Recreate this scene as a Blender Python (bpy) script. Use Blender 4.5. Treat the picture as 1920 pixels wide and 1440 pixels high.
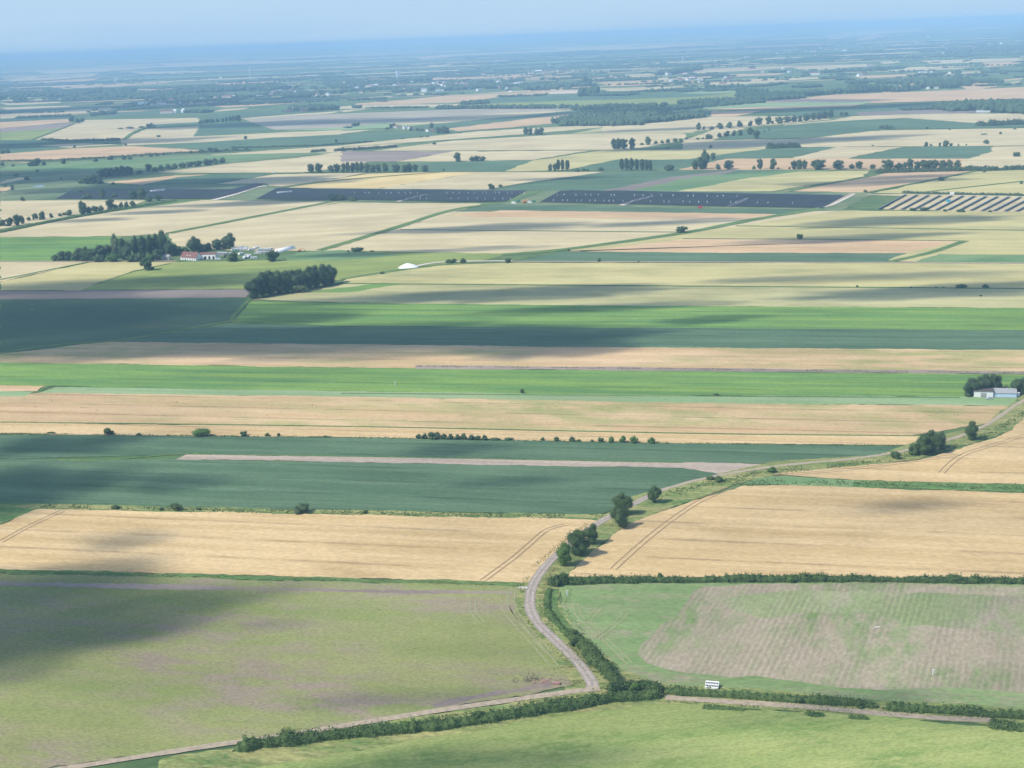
import bpy, bmesh, math, random
import numpy as np
from mathutils import Vector, Matrix, noise, Euler
R = math.radians
random.seed(7); rng = np.random.default_rng(7)
scene = bpy.context.scene
for o in list(bpy.data.objects): bpy.data.objects.remove(o)

# ------------------------------------------------------------------ camera
H, F = 230.0, 2667.0                     # eye height (m), focal length in pixels of a 1920 wide frame
ROLL = math.atan(75/1920); PITCH = math.atan(652*math.cos(ROLL)/F)
FW = Vector((0, math.cos(PITCH), -math.sin(PITCH))); UP0 = Vector((0, math.sin(PITCH), math.cos(PITCH))); RT0 = Vector((1, 0, 0))
RT = RT0*math.cos(ROLL) - UP0*math.sin(ROLL); UP = RT0*math.sin(ROLL) + UP0*math.cos(ROLL)
cam = bpy.data.cameras.new('camera'); camo = bpy.data.objects.new('camera', cam); scene.collection.objects.link(camo)
m = Matrix((RT, UP, -FW)).transposed().to_4x4(); m.translation = (0, 0, H); camo.matrix_world = m
cam.sensor_width = 36; cam.lens = 36*F/1920; cam.clip_start = 1; cam.clip_end = 200000
scene.camera = camo
# ------------------------------------------------------------------ light
SUN_EL, SUN_DIR = R(46), Vector((-0.93, -0.37, 0)).normalized()     # SUN_DIR points from the ground towards the sun (left, a little behind the camera)
S3 = Vector((SUN_DIR.x*math.cos(SUN_EL), SUN_DIR.y*math.cos(SUN_EL), math.sin(SUN_EL)))
world = bpy.data.worlds.new('World'); scene.world = world; world.use_nodes = True
wt = world.node_tree; bg = wt.nodes['Background']
sky = wt.nodes.new('ShaderNodeTexSky'); sky.sky_type = 'NISHITA'; sky.sun_disc = False
sky.sun_elevation = SUN_EL; sky.sun_rotation = math.atan2(SUN_DIR.x, SUN_DIR.y) % (2*math.pi)
sky.altitude = 200; sky.air_density = 1.0; sky.dust_density = 0.3; sky.ozone_density = 1.5
# soft high cloud veil, laid over the sky by direction
tc = wt.nodes.new('ShaderNodeTexCoord'); mp = wt.nodes.new('ShaderNodeMapping'); mp.inputs['Scale'].default_value = (3, 3, 26)
nz = wt.nodes.new('ShaderNodeTexNoise'); nz.inputs['Scale'].default_value = 1.6; nz.inputs['Detail'].default_value = 4
rp = wt.nodes.new('ShaderNodeMapRange'); rp.inputs[1].default_value = .42; rp.inputs[2].default_value = .75; rp.inputs[3].default_value = 0; rp.inputs[4].default_value = .45
mx = wt.nodes.new('ShaderNodeMix'); mx.data_type = 'RGBA'; mx.inputs[7].default_value = (3.3, 4.1, 4.9, 1)
wt.links.new(tc.outputs['Generated'], mp.inputs[0]); wt.links.new(mp.outputs[0], nz.inputs['Vector']); wt.links.new(nz.outputs[0], rp.inputs[0])
wt.links.new(rp.outputs[0], mx.inputs[0]); wt.links.new(sky.outputs[0], mx.inputs[6]); 
# summer murk: the sky pales to blue near the horizon
sp = wt.nodes.new('ShaderNodeSeparateXYZ'); hz = wt.nodes.new('ShaderNodeMapRange'); hz.interpolation_type = 'SMOOTHSTEP'; hz.inputs[1].default_value = -.02; hz.inputs[2].default_value = .35; hz.inputs[3].default_value = 1.0; hz.inputs[4].default_value = 0
m2 = wt.nodes.new('ShaderNodeMix'); m2.data_type = 'RGBA'; m2.inputs[7].default_value = (2.45, 3.65, 5.0, 1)
n2 = wt.nodes.new('ShaderNodeMapRange'); n2.inputs[1].default_value = .35; n2.inputs[2].default_value = .7; n2.inputs[3].default_value = 1; n2.inputs[4].default_value = .9; mm = wt.nodes.new('ShaderNodeMath'); mm.operation = 'MULTIPLY'
wt.links.new(tc.outputs['Generated'], sp.inputs[0]); wt.links.new(sp.outputs[2], hz.inputs[0]); wt.links.new(nz.outputs[0], n2.inputs[0]); wt.links.new(hz.outputs[0], mm.inputs[0]); wt.links.new(n2.outputs[0], mm.inputs[1])
wt.links.new(mm.outputs[0], m2.inputs[0]); wt.links.new(mx.outputs[2], m2.inputs[6]); wt.links.new(m2.outputs[2], bg.inputs[0])
bg.inputs[1].default_value = 0.13
sl = bpy.data.lights.new('sun', 'SUN'); sl.energy = 3.7; sl.angle = R(0.53); sl.color = (1, .94, .83)
so = bpy.data.objects.new('sun', sl); scene.collection.objects.link(so); so.rotation_euler = S3.to_track_quat('Z', 'Y').to_euler(); so.location = (0, 0, 1500)
vs = scene.view_settings; vs.view_transform = 'Standard'; vs.look = 'None'; vs.gamma = 1; vs.exposure = 0.45
scene.render.engine = 'CYCLES'
cy = scene.cycles; cy.max_bounces = 4; cy.diffuse_bounces = 2; cy.volume_bounces = 2; cy.transparent_max_bounces = 24; cy.transmission_bounces = 2

# ------------------------------------------------------------------ geometry helpers
def ray(px, py): return FW + RT*((px-960)/F) - UP*((py-720)/F)
def hill(x, y):                          # the fen is flat; low uplands rise beyond 12 km
    if y <= 12000: return 0.0
    t = min(1, (y-12000)/26000); return t*t*(3-2*t)*(112+55*noise.noise(Vector((x/6500, y/8000, 3)))+22*noise.noise(Vector((x/1900, y/3000, 5))))
def G(px, py, z=0.0):                    # ground point seen at a picture position
    d = ray(px, py); t = (z-H)/d.z
    if d.z >= 0 or d.y*t > 11000:        # march on to the rising land
        t = 11000/d.y
        while t*d.y < 52000 and H+d.z*t > hill(d.x*t, d.y*t): t *= 1.004
        return Vector((d.x*t, d.y*t, hill(d.x*t, d.y*t)))
    return Vector((d.x*t, d.y*t, z))
def metres(hpx, p):                      # real height of something hpx tall standing at p
    v = p - Vector((0, 0, H)); t = v.dot(FW); return hpx*t/F/ (math.sqrt(v.x**2+v.y**2)/v.length)
def widem(wpx, p): return wpx*(p-Vector((0, 0, H))).dot(FW)/F
C = scene.collection
def link(name, me, mats, parent=None):
    o = bpy.data.objects.new(name, me); C.objects.link(o)
    for mt in (mats if isinstance(mats, (list, tuple)) else [mats]):
        if me is not None and len(me.materials) < (len(mats) if isinstance(mats, (list, tuple)) else 1): me.materials.append(mt)
    if parent: o.parent = parent
    return o
def tag(o, label=None, cat=None, group=None, kind=None):
    if label: o['label'] = label
    if cat: o['category'] = cat
    if group: o['group'] = group
    if kind: o['kind'] = kind
    return o
def empty(name, loc, rz=0):
    o = bpy.data.objects.new(name, None); C.objects.link(o); o.location = loc; o.rotation_euler = (0, 0, rz); o.empty_display_size = .5; return o
def mesh_np(name, V, Fc, smooth=False, mi=None):
    me = bpy.data.meshes.new(name); me.from_pydata([tuple(v) for v in V] if not isinstance(V, np.ndarray) else V.tolist(), [], [tuple(f) for f in Fc] if not isinstance(Fc, np.ndarray) else Fc.tolist())
    if mi is not None: me.polygons.foreach_set('material_index', mi)
    if smooth: me.polygons.foreach_set('use_smooth', [True]*len(me.polygons))
    me.update(); return me
def box(V, Fc, c, s, rz=0, M=None):      # appends a box (centre c, size s)
    b = len(V); q = Euler((0, 0, rz)).to_matrix()
    for i in range(8):
        p = Vector(((i & 1)-.5, ((i >> 1) & 1)-.5, ((i >> 2) & 1)-.5)); p = q @ Vector((p.x*s[0], p.y*s[1], p.z*s[2])) + Vector(c)
        V.append(p)
    Fc += [tuple(b+k for k in f) for f in ((0, 2, 3, 1), (4, 5, 7, 6), (0, 1, 5, 4), (2, 6, 7, 3), (0, 4, 6, 2), (1, 3, 7, 5))]
def tube(V, Fc, a, b_, r0, r1, n=6):
    a, b_ = Vector(a), Vector(b_); d = (b_-a).normalized(); u = d.orthogonal().normalized(); w = d.cross(u); k = len(V)
    for p, r in ((a, r0), (b_, r1)):
        for i in range(n): t = 2*math.pi*i/n; V.append(p + (u*math.cos(t)+w*math.sin(t))*r)
    for i in range(n): j = (i+1) % n; Fc.append((k+i, k+j, k+n+j, k+n+i))
    Fc.append(tuple(k+n+i for i in range(n)))
def part(name, parent, mat, fn):
    V, Fc = [], []; fn(V, Fc); return link(name, mesh_np(name, V, Fc), mat, parent)

# ------------------------------------------------------------------ materials
def new_mat(name):
    m = bpy.data.materials.new(name); m.use_nodes = True; nt = m.node_tree; b = nt.nodes['Principled BSDF']
    b.inputs['Roughness'].default_value = .9; b.inputs['Specular IOR Level'].default_value = .15
    return m, nt, b
def plain(name, col, rough=.6, var=.12, scale=.8, metal=0, spec=.3):
    m, nt, b = new_mat(name); L = nt.links.new
    g = nt.nodes.new('ShaderNodeNewGeometry'); n = nt.nodes.new('ShaderNodeTexNoise'); n.inputs['Scale'].default_value = scale; n.inputs['Detail'].default_value = 5
    h = nt.nodes.new('ShaderNodeHueSaturation'); h.inputs['Color'].default_value = (*col, 1)
    r = nt.nodes.new('ShaderNodeMapRange'); r.inputs[1].default_value = .3; r.inputs[2].default_value = .7; r.inputs[3].default_value = 1-var; r.inputs[4].default_value = 1+var
    L(g.outputs['Position'], n.inputs['Vector']); L(n.outputs[0], r.inputs[0]); L(r.outputs[0], h.inputs['Value']); L(h.outputs[0], b.inputs['Base Color'])
    b.inputs['Roughness'].default_value = rough; b.inputs['Metallic'].default_value = metal; b.inputs['Specular IOR Level'].default_value = spec
    return m
_crops = {}
def crop(c1, c2, ang=0.0, c3=None, patch=.5, pscale=.012, streak=1.0, rows=0.0, fine=.12, across=.09, tram=0.0, key='', rowamt=.12, finesc=.7):
    """a field surface: streaks and drill rows along ang, patches of c3, fine mottling; all in metres on the ground"""
    k = (c1, c2, round(ang, 2), c3, patch, pscale, streak, rows, fine, across, tram, rowamt, finesc)
    if k in _crops: return _crops[k]
    m, nt, b = new_mat('crop_'+(key or 'field')); N = nt.nodes.new; L = nt.links.new
    g = N('ShaderNodeNewGeometry'); rot = N('ShaderNodeVectorRotate'); rot.rotation_type = 'Z_AXIS'; rot.inputs['Angle'].default_value = -ang; L(g.outputs['Position'], rot.inputs['Vector'])
    def nz(sx, sy, det=4, rough=.55, src=rot.outputs[0]):
        mp = N('ShaderNodeMapping'); mp.inputs['Scale'].default_value = (sx, sy, 1); mp.inputs['Location'].default_value = (random.uniform(0, 99), random.uniform(0, 99), 0); L(src, mp.inputs[0])
        n = N('ShaderNodeTexNoise'); n.inputs['Scale'].default_value = 1; n.inputs['Detail'].default_value = det; n.inputs['Roughness'].default_value = rough; L(mp.outputs[0], n.inputs['Vector']); return n.outputs[0]
    def rng_(s, a, b_, c=0, d=1):
        r = N('ShaderNodeMapRange'); r.interpolation_type = 'SMOOTHSTEP'
        for i, v in enumerate((a, b_, c, d)): r.inputs[i+1].default_value = v
        L(s, r.inputs[0]); return r.outputs[0]
    def mixc(f, a, b_):
        x = N('ShaderNodeMix'); x.data_type = 'RGBA'; L(f, x.inputs[0])
        for s, i in ((a, 6), (b_, 7)):
            if isinstance(s, tuple): x.inputs[i].default_value = (*s, 1)
            else: L(s, x.inputs[i])
        return x.outputs[2]
    def mul(s, f):
        x = N('ShaderNodeVectorMath'); x.operation = 'SCALE'; L(s, x.inputs[0]); L(f, x.inputs['Scale']); return x.outputs[0]
    col = mixc(rng_(nz(.006, across, 6, .68), .5-.15/streak, .5+.15/streak), c1, c2)
    if c3:
        f = rng_(nz(pscale, pscale*2.6, 6, .62), 1-patch-.13, 1-patch+.16)
        f2 = rng_(nz(pscale*6, pscale*14, 3, .6), .35, .62, .15, 1)
        q = N('ShaderNodeMath'); q.operation = 'MULTIPLY'; L(f, q.inputs[0]); L(f2, q.inputs[1]); col = mixc(q.outputs[0], col, c3)
    col = mul(col, rng_(nz(.008, .012, 3), .3, .7, .9, 1.1))
    col = mul(col, rng_(nz(finesc*.5, finesc, 3, .7), .3, .7, 1-fine, 1+fine))
    sep = None
    def stripes(period, width, amt):
        nonlocal sep
        if sep is None: sep = N('ShaderNodeSeparateXYZ'); L(rot.outputs[0], sep.inputs[0])
        a = N('ShaderNodeMath'); a.operation = 'DIVIDE'; L(sep.outputs[1], a.inputs[0]); a.inputs[1].default_value = period
        f = N('ShaderNodeMath'); f.operation = 'PINGPONG'; L(a.outputs[0], f.inputs[0]); f.inputs[1].default_value = .5
        br = rng_(nz(.02, .05, 3), .35, .65, 0, 1)
        s = rng_(f.outputs[0], width, width*1.8+.02, 1, 0)
        q = N('ShaderNodeMath'); q.operation = 'MULTIPLY'; L(s, q.inputs[0]); L(br, q.inputs[1])
        return rng_(q.outputs[0], 0, 1, 1, 1-amt)
    if rows: col = mul(col, stripes(rows, .2, rowamt))
    if tram: col = mul(col, stripes(tram, .03, .28))
    L(col, b.inputs['Base Color'])
    bp = N('ShaderNodeBump'); bp.inputs['Strength'].default_value = .25; bp.inputs['Distance'].default_value = .5; L(nz(.9, 1.8, 3, .7), bp.inputs['Height']); L(bp.outputs[0], b.inputs['Normal'])
    b.inputs['Specular IOR Level'].default_value = .05
    _crops[k] = m; return m
def leafmat(name, c1, c2, trans=.25):
    m, nt, b = new_mat(name); N = nt.nodes.new; L = nt.links.new
    g = N('ShaderNodeNewGeometry'); oi = N('ShaderNodeObjectInfo')
    n = N('ShaderNodeTexNoise'); n.inputs['Scale'].default_value = .45; n.inputs['Detail'].default_value = 3; L(g.outputs['Position'], n.inputs['Vector'])
    a = N('ShaderNodeMath'); a.operation = 'MULTIPLY_ADD'; L(oi.outputs['Random'], a.inputs[0]); a.inputs[1].default_value = .45
    r2 = N('ShaderNodeMapRange'); r2.inputs[1].default_value = .3; r2.inputs[2].default_value = .7; r2.inputs[4].default_value = .6; L(n.outputs[0], r2.inputs[0]); L(r2.outputs[0], a.inputs[2])
    x = N('ShaderNodeMix'); x.data_type = 'RGBA'; x.inputs[6].default_value = (*c1, 1); x.inputs[7].default_value = (*c2, 1); L(a.outputs[0], x.inputs[0])
    L(x.outputs[2], b.inputs['Base Color']); b.inputs['Roughness'].default_value = .7
    t = N('ShaderNodeBsdfTranslucent'); L(x.outputs[2], t.inputs[0]); ms = N('ShaderNodeMixShader'); ms.inputs[0].default_value = trans
    L(b.outputs[0], ms.inputs[1]); L(t.outputs[0], ms.inputs[2]); L(ms.outputs[0], nt.nodes['Material Output'].inputs[0]); return m
LEAF = leafmat('leaves_dark_green', (.048, .092, .034), (.115, .17, .055))
LEAFH = leafmat('hedge_leaves', (.055, .105, .035), (.13, .19, .06))
LEAFB = leafmat('leaves_blue_green', (.052, .098, .048), (.115, .17, .08))
LEAFP = leafmat('leaves_pale_green', (.09, .14, .06), (.16, .20, .10))
LEAFY = leafmat('leaves_bright_green', (.07, .15, .035), (.12, .21, .05))
FARLEAF = leafmat('far_foliage', (.045, .09, .045), (.09, .14, .065), .1)
GRASSY = leafmat('rough_grass', (.13, .18, .05), (.30, .29, .12), .2)
GRASSG = leafmat('ditch_grass', (.06, .13, .04), (.16, .23, .07), .2)
BARK = plain('bark', (.12, .095, .07), .9)
WHITE = plain('white_paint', (.78, .78, .76), .5, .05); CREAM = plain('cream_render', (.62, .56, .44), .8); PALEBLUE = plain('pale_blue_cladding', (.5, .62, .78), .5, .05)
GREYROOF = plain('grey_sheet_roof', (.33, .34, .35), .6); DARKROOF = plain('dark_roof', (.10, .085, .08), .7); REDROOF = plain('red_tile_roof', (.20, .095, .08), .85, .2)
GLASS = plain('dark_glass', (.03, .035, .05), .2, .05, 1, 0, .5); PANEL = plain('solar_glass', (.12, .135, .17), .5, .2, .1, 0, .4); STEEL = plain('galvanised_steel', (.4, .41, .42), .5, .1, 1, .3)
RUBBER = plain('rubber', (.03, .03, .03)); SILVER = plain('silver_car_paint', (.48, .52, .58), .3, .03, 1, .3, .5); ORANGE = plain('orange_paint', (.7, .28, .08), .5); GREENP = plain('green_paint', (.06, .2, .12), .5); REDP = plain('red_paint', (.5, .06, .05), .5); TEALP = plain('turquoise_paint', (.05, .4, .5), .5)
BRICK = plain('brick_rubble', (.34, .2, .17), .9, .3, 2); DEADWOOD = plain('dead_wood', (.14, .115, .10), .9, .3, 3); CONC = plain('concrete', (.55, .52, .47), .9); PLASTIC = plain('white_sheeting', (.85, .86, .86), .5, .04)
TURB = plain('turbine_white', (.88, .88, .88), .4, .02)

# albedos
WN = (.51, .365, .18); WN2 = (.61, .45, .245); WND = (.38, .26, .12); WP = (.50, .415, .235); WP2 = (.59, .495, .30); WY = (.45, .40, .175); WY2 = (.53, .465, .225)
PK = (.52, .35, .19); PK2 = (.61, .435, .255); GB = (.115, .225, .07); GB2 = (.205, .32, .075); GT = (.078, .138, .074); GT2 = (.125, .195, .11); GD = (.07, .12, .07)
GO = (.20, .255, .075); GO2 = (.29, .33, .10); GL = (.22, .33, .15); BR = (.25, .2, .17); BR2 = (.33, .265, .22); PU = (.215, .185, .165); SO = (.34, .285, .215); GV = (.19, .23, .075); GV2 = (.33, .31, .13)
A0 = math.atan2((G(1700, 656)-G(200, 640)).y, (G(1700, 656)-G(200, 640)).x)    # direction the long strips run in
def dirang(a, b): d = G(*b)-G(*a); return math.atan2(d.y, d.x)
MAT = {
 'WN': crop(WN, WN2, A0, WND, .38, .006, 1.1, 0, .12, .12, 24, 'wheat'), 'WNg': crop(PK, PK2, A0, (.31, .31, .12), .50, .004, 1.1, 0, .1, .07, 24, 'wheat'),
 'WP': crop(WP, WP2, A0+.3, (.42, .36, .22), .35, .004, .9, 0, .08, .03, 0, 'pale_wheat'), 'WP0': crop(WP, WP2, A0, (.40, .34, .21), .36, .004, .9, 0, .08, .05, 0, 'pale_wheat'),
 'WY': crop(WY, WY2, A0, (.34, .33, .15), .42, .004, 1, 0, .08, .05, 0, 'ripening_wheat'), 'WO': crop((.40, .375, .18), (.50, .46, .23), A0, (.27, .27, .13), .45, .005, 1, 0, .08, .08, 0, 'ripening_wheat'),
 'PK': crop(PK, PK2, A0, (.42, .30, .21), .4, .004, 1, 0, .1, .08, 24, 'stubble'), 'GB': crop(GB, GB2, A0, (.13, .21, .06), .38, .005, 1, 0, .12, .08, 24, 'green_crop'),
 'GT': crop(GT, GT2, A0, (.09, .17, .11), .36, .005, .9, 0, .12, .08, 24, 'beet', .1), 'GD': crop(GD, GT, A0, (.12, .15, .08), .35, .006, .8, 0, .12, .06, 0, 'beet'),
 'GO': crop(GO, GO2, A0+.2, (.15, .21, .07), .4, .006, 1, 0, .1, .03, 0, 'pasture'), 'GL': crop(GL, (.28, .36, .19), A0, (.33, .32, .15), .35, .01, 1, 0, .1, .1, 0, 'mown_grass'),
 'BR': crop(BR, BR2, A0, (.36, .28, .21), .35, .006, 1, 0, .1, .06, 0, 'soil'), 'ROWG': None, 'BRp': crop((.36, .29, .23), (.44, .36, .29), A0, (.26, .27, .14), .3, .02, 1, 0, .15, .2, 0, 'soil'),
 'PU': crop(PU, BR, A0, (.17, .16, .13), .35, .006, 1, 0, .12, .08, 0, 'bare_soil'), 'GV': crop(GV, GV2, A0, (.08, .17, .05), .45, .05, 1, 0, .25, .2, 0, 'verge'), 'GVd': crop((.08, .16, .05), (.14, .21, .07), A0, (.22, .24, .09), .4, .06, 1, 0, .25, .2, 0, 'verge'),
 'GR': crop((.12, .22, .09), (.19, .27, .12), A0+.4, (.27, .28, .14), .35, .008, 1, 0, .1, .03, 0, 'meadow'), 'GM': crop((.13, .19, .09), (.20, .23, .12), .4, (.09, .13, .06), .45, .01, 1, 0, .12, .02, 0, 'marsh'),
 'YW': crop((.62, .47, .20), (.66, .52, .25), .5, None, .5, .01, 1, 0, .08, .03, 0, 'yellow_wheat'),
 'TN': crop((.34, .30, .22), (.41, .36, .27), A0, (.30, .29, .19), .4, .004, 1, 0, .1, .05, 0, 'tan_field'),
 'MIX': crop((.20, .24, .075), (.27, .275, .11), A0, (.275, .22, .165), .50, .009, .7, 0, .18, .04, 0, 'weedy_stubble', .12, 1.3),
 'GF': crop((.235, .30, .09), (.33, .36, .13), A0+.35, (.16, .24, .065), .47, .03, .8, 0, .18, .08, 0, 'meadow_near', .12, 1.3),
 'BASE': crop((.10, .17, .06), (.17, .22, .09), .2, (.06, .11, .045), .5, .003, 1, 0, .1, .01, 0, 'countryside'),
}
ROAD = plain('gravelly_tarmac', (.31, .265, .225), .9, .16, .6); TRACK = plain('farm_track', (.38, .31, .225), .95, .2, .5); ROADW = plain('worn_road', (.40, .335, .28), .9, .25, .5); DUST = plain('pale_dusty_track', (.60, .54, .45), .95, .15, .4)
DITCH = crop((.06, .11, .04), (.13, .18, .07), 0, (.20, .22, .10), .35, .05, 1, 0, .2, .1, 0, 'ditch'); RUT = plain('wheel_rut', (.27, .19, .11), .95, .2, .7); RUTP = plain('pale_rut', (.29, .29, .15), .95, .2, .7)
WATER = plain('water', (.10, .16, .22), .1, .05, .1, 0, .5)
ROWANG = dirang((1480, 1290), (1560, 1110))
MAT['ROWS'] = crop((.325, .275, .195), (.365, .305, .22), ROWANG, (.17, .26, .085), .50, .012, 1, 2.4, .14, .02, 0, 'sown_rows', .14)
MAT['ROWG'] = crop((.215, .275, .12), (.275, .29, .15), ROWANG, (.32, .28, .2), .48, .012, 1, 2.4, .14, .02, 0, 'sown_rows_green', .16)
SLOPE = (.17, .28, .08)
MAT['GN'] = crop((.17, .26, .095), (.225, .295, .125), A0, (.30, .265, .175), .46, .03, 1, 0, .15, .1, 0, 'young_crop')

# ------------------------------------------------------------------ sheets on the ground
RW, RH = 480, 370; level = np.zeros((RH, RW), np.int16)
gx, gy = np.meshgrid((np.arange(RW)+.5)*4, (np.arange(RH)+.5)*4)
def mask(poly):
    inside = np.zeros((RH, RW), bool); n = len(poly)
    for i in range(n):
        (x0, y0), (x1, y1) = poly[i], poly[(i+1) % n]
        if y0 == y1: continue
        c = (y0 > gy) != (y1 > gy); inside ^= c & (gx < (x1-x0)*(gy-y0)/(y1-y0)+x0)
    for i in range(n):                    # thin shapes: mark the outline too
        (x0, y0), (x1, y1) = poly[i], poly[(i+1) % n]; k = int(max(abs(x1-x0), abs(y1-y0))/2)+2
        t = np.linspace(0, 1, k); X = ((x0+(x1-x0)*t)/4).astype(int); Y = ((y0+(y1-y0)*t)/4).astype(int)
        ok = (X >= 0) & (X < RW) & (Y >= 0) & (Y < RH); inside[Y[ok], X[ok]] = True
    d = inside.copy(); d[1:] |= inside[:-1]; d[:-1] |= inside[1:]; d[:, 1:] |= d[:, :-1].copy(); d[:, :-1] |= d[:, 1:].copy(); return d
def sheet(name, poly, mat, jit=1.0, kind='structure', world=False):
    """a flat sheet of ground cover whose outline is given by picture points, its edges a little uneven"""
    mk = mask(poly); lv = (level[mk].max() if mk.any() else 0)+1; level[mk] = lv
    P = [G(x, y) for x, y in poly]; dist = min(p.length for p in P); z = .004*lv*max(1, dist/900)
    out = []
    for i, a in enumerate(P):
        b = P[(i+1) % len(P)]; L = (b-a).length; sp = max(2.5, dist/220, jit*2.2); n = max(1, min(420, int(L/sp))); nr = Vector((-(b-a).y, (b-a).x, 0)).normalized() if L > 0 else Vector()
        for k in range(n):
            p = a.lerp(b, k/n); w = (0 if k == 0 else jit*max(1, dist/900)*(noise.noise(p*.03)*2.2+noise.noise(p*.21)*1.3)*min(1, 12*min(k, n-k)/n)); q = p+nr*w; out.append((q.x, q.y, z if q.y < 12000 else hill(q.x, q.y)+5))
    me = bpy.data.meshes.new(name); me.from_pydata(out, [], [tuple(range(len(out)))]); me.update()
    if me.polygons[0].normal.z < 0: me.flip_normals()
    o = link(name, me, mat); o['kind'] = kind; return o
def smooth(pts, n=6):
    out = []
    for i in range(len(pts)-1):
        p0 = pts[max(i-1, 0)]; p1 = pts[i]; p2 = pts[i+1]; p3 = pts[min(i+2, len(pts)-1)]
        for k in range(n):
            t = k/n; out.append(.5*((2*p1)+(p2-p0)*t+(2*p0-5*p1+4*p2-p3)*t*t+(3*p1-p0-3*p2+p3)*t**3))
    out.append(pts[-1]); return out
def ribbon(name, pts, w, mat, z=.3, kind='structure', off=0, jit=.25, n=6):
    P = smooth([G(*p) for p in pts], n); V, Fc = [], []; s = 0
    for i, p in enumerate(P):
        d = (P[min(i+1, len(P)-1)]-P[max(i-1, 0)]); nr = Vector((-d.y, d.x, 0)).normalized(); s += 1
        ww = (w if not isinstance(w, tuple) else w[0]+(w[1]-w[0])*i/(len(P)-1))/2
        a = p+nr*(off+ww*(1+jit*noise.noise(p*.13))); b = p+nr*(off-ww*(1+jit*noise.noise(p*.13+Vector((9, 9, 9))))); zz = z*max(1, p.length/900)
        V += [(a.x, a.y, zz), (b.x, b.y, zz)]
        if i: k = 2*i; Fc.append((k-2, k-1, k+1, k))
    me = bpy.data.meshes.new(name); me.from_pydata(V, [], Fc); me.update()
    if me.polygons[0].normal.z < 0: me.flip_normals()
    o = link(name, me, mat); o['kind'] = kind; return o

# the ground: one sheet to the horizon, rising into low hills beyond 25 km
xs = np.linspace(-30000, 30000, 121); ys = np.concatenate([np.linspace(-600, 12000, 22), np.linspace(12400, 44000, 80), np.linspace(45000, 60000, 10)])
V = []; Fc = []
for j, y in enumerate(ys):
    for i, x in enumerate(xs):
        h = hill(x, y)
        V.append((x, y, h))
for j in range(len(ys)-1):
    for i in range(len(xs)-1): a = j*len(xs)+i; Fc.append((a, a+1, a+1+len(xs), a+len(xs)))
gm, nt_, b_ = new_mat('distant_land'); N_ = nt_.nodes.new; L_ = nt_.links.new        # one land material: meadow near, patchwork of woods and fields far off (all real positions)
MAT['BASE'].name = 'countryside'
tag(link('ground', mesh_np('ground', V, Fc), MAT['BASE']), kind='structure')
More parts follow.
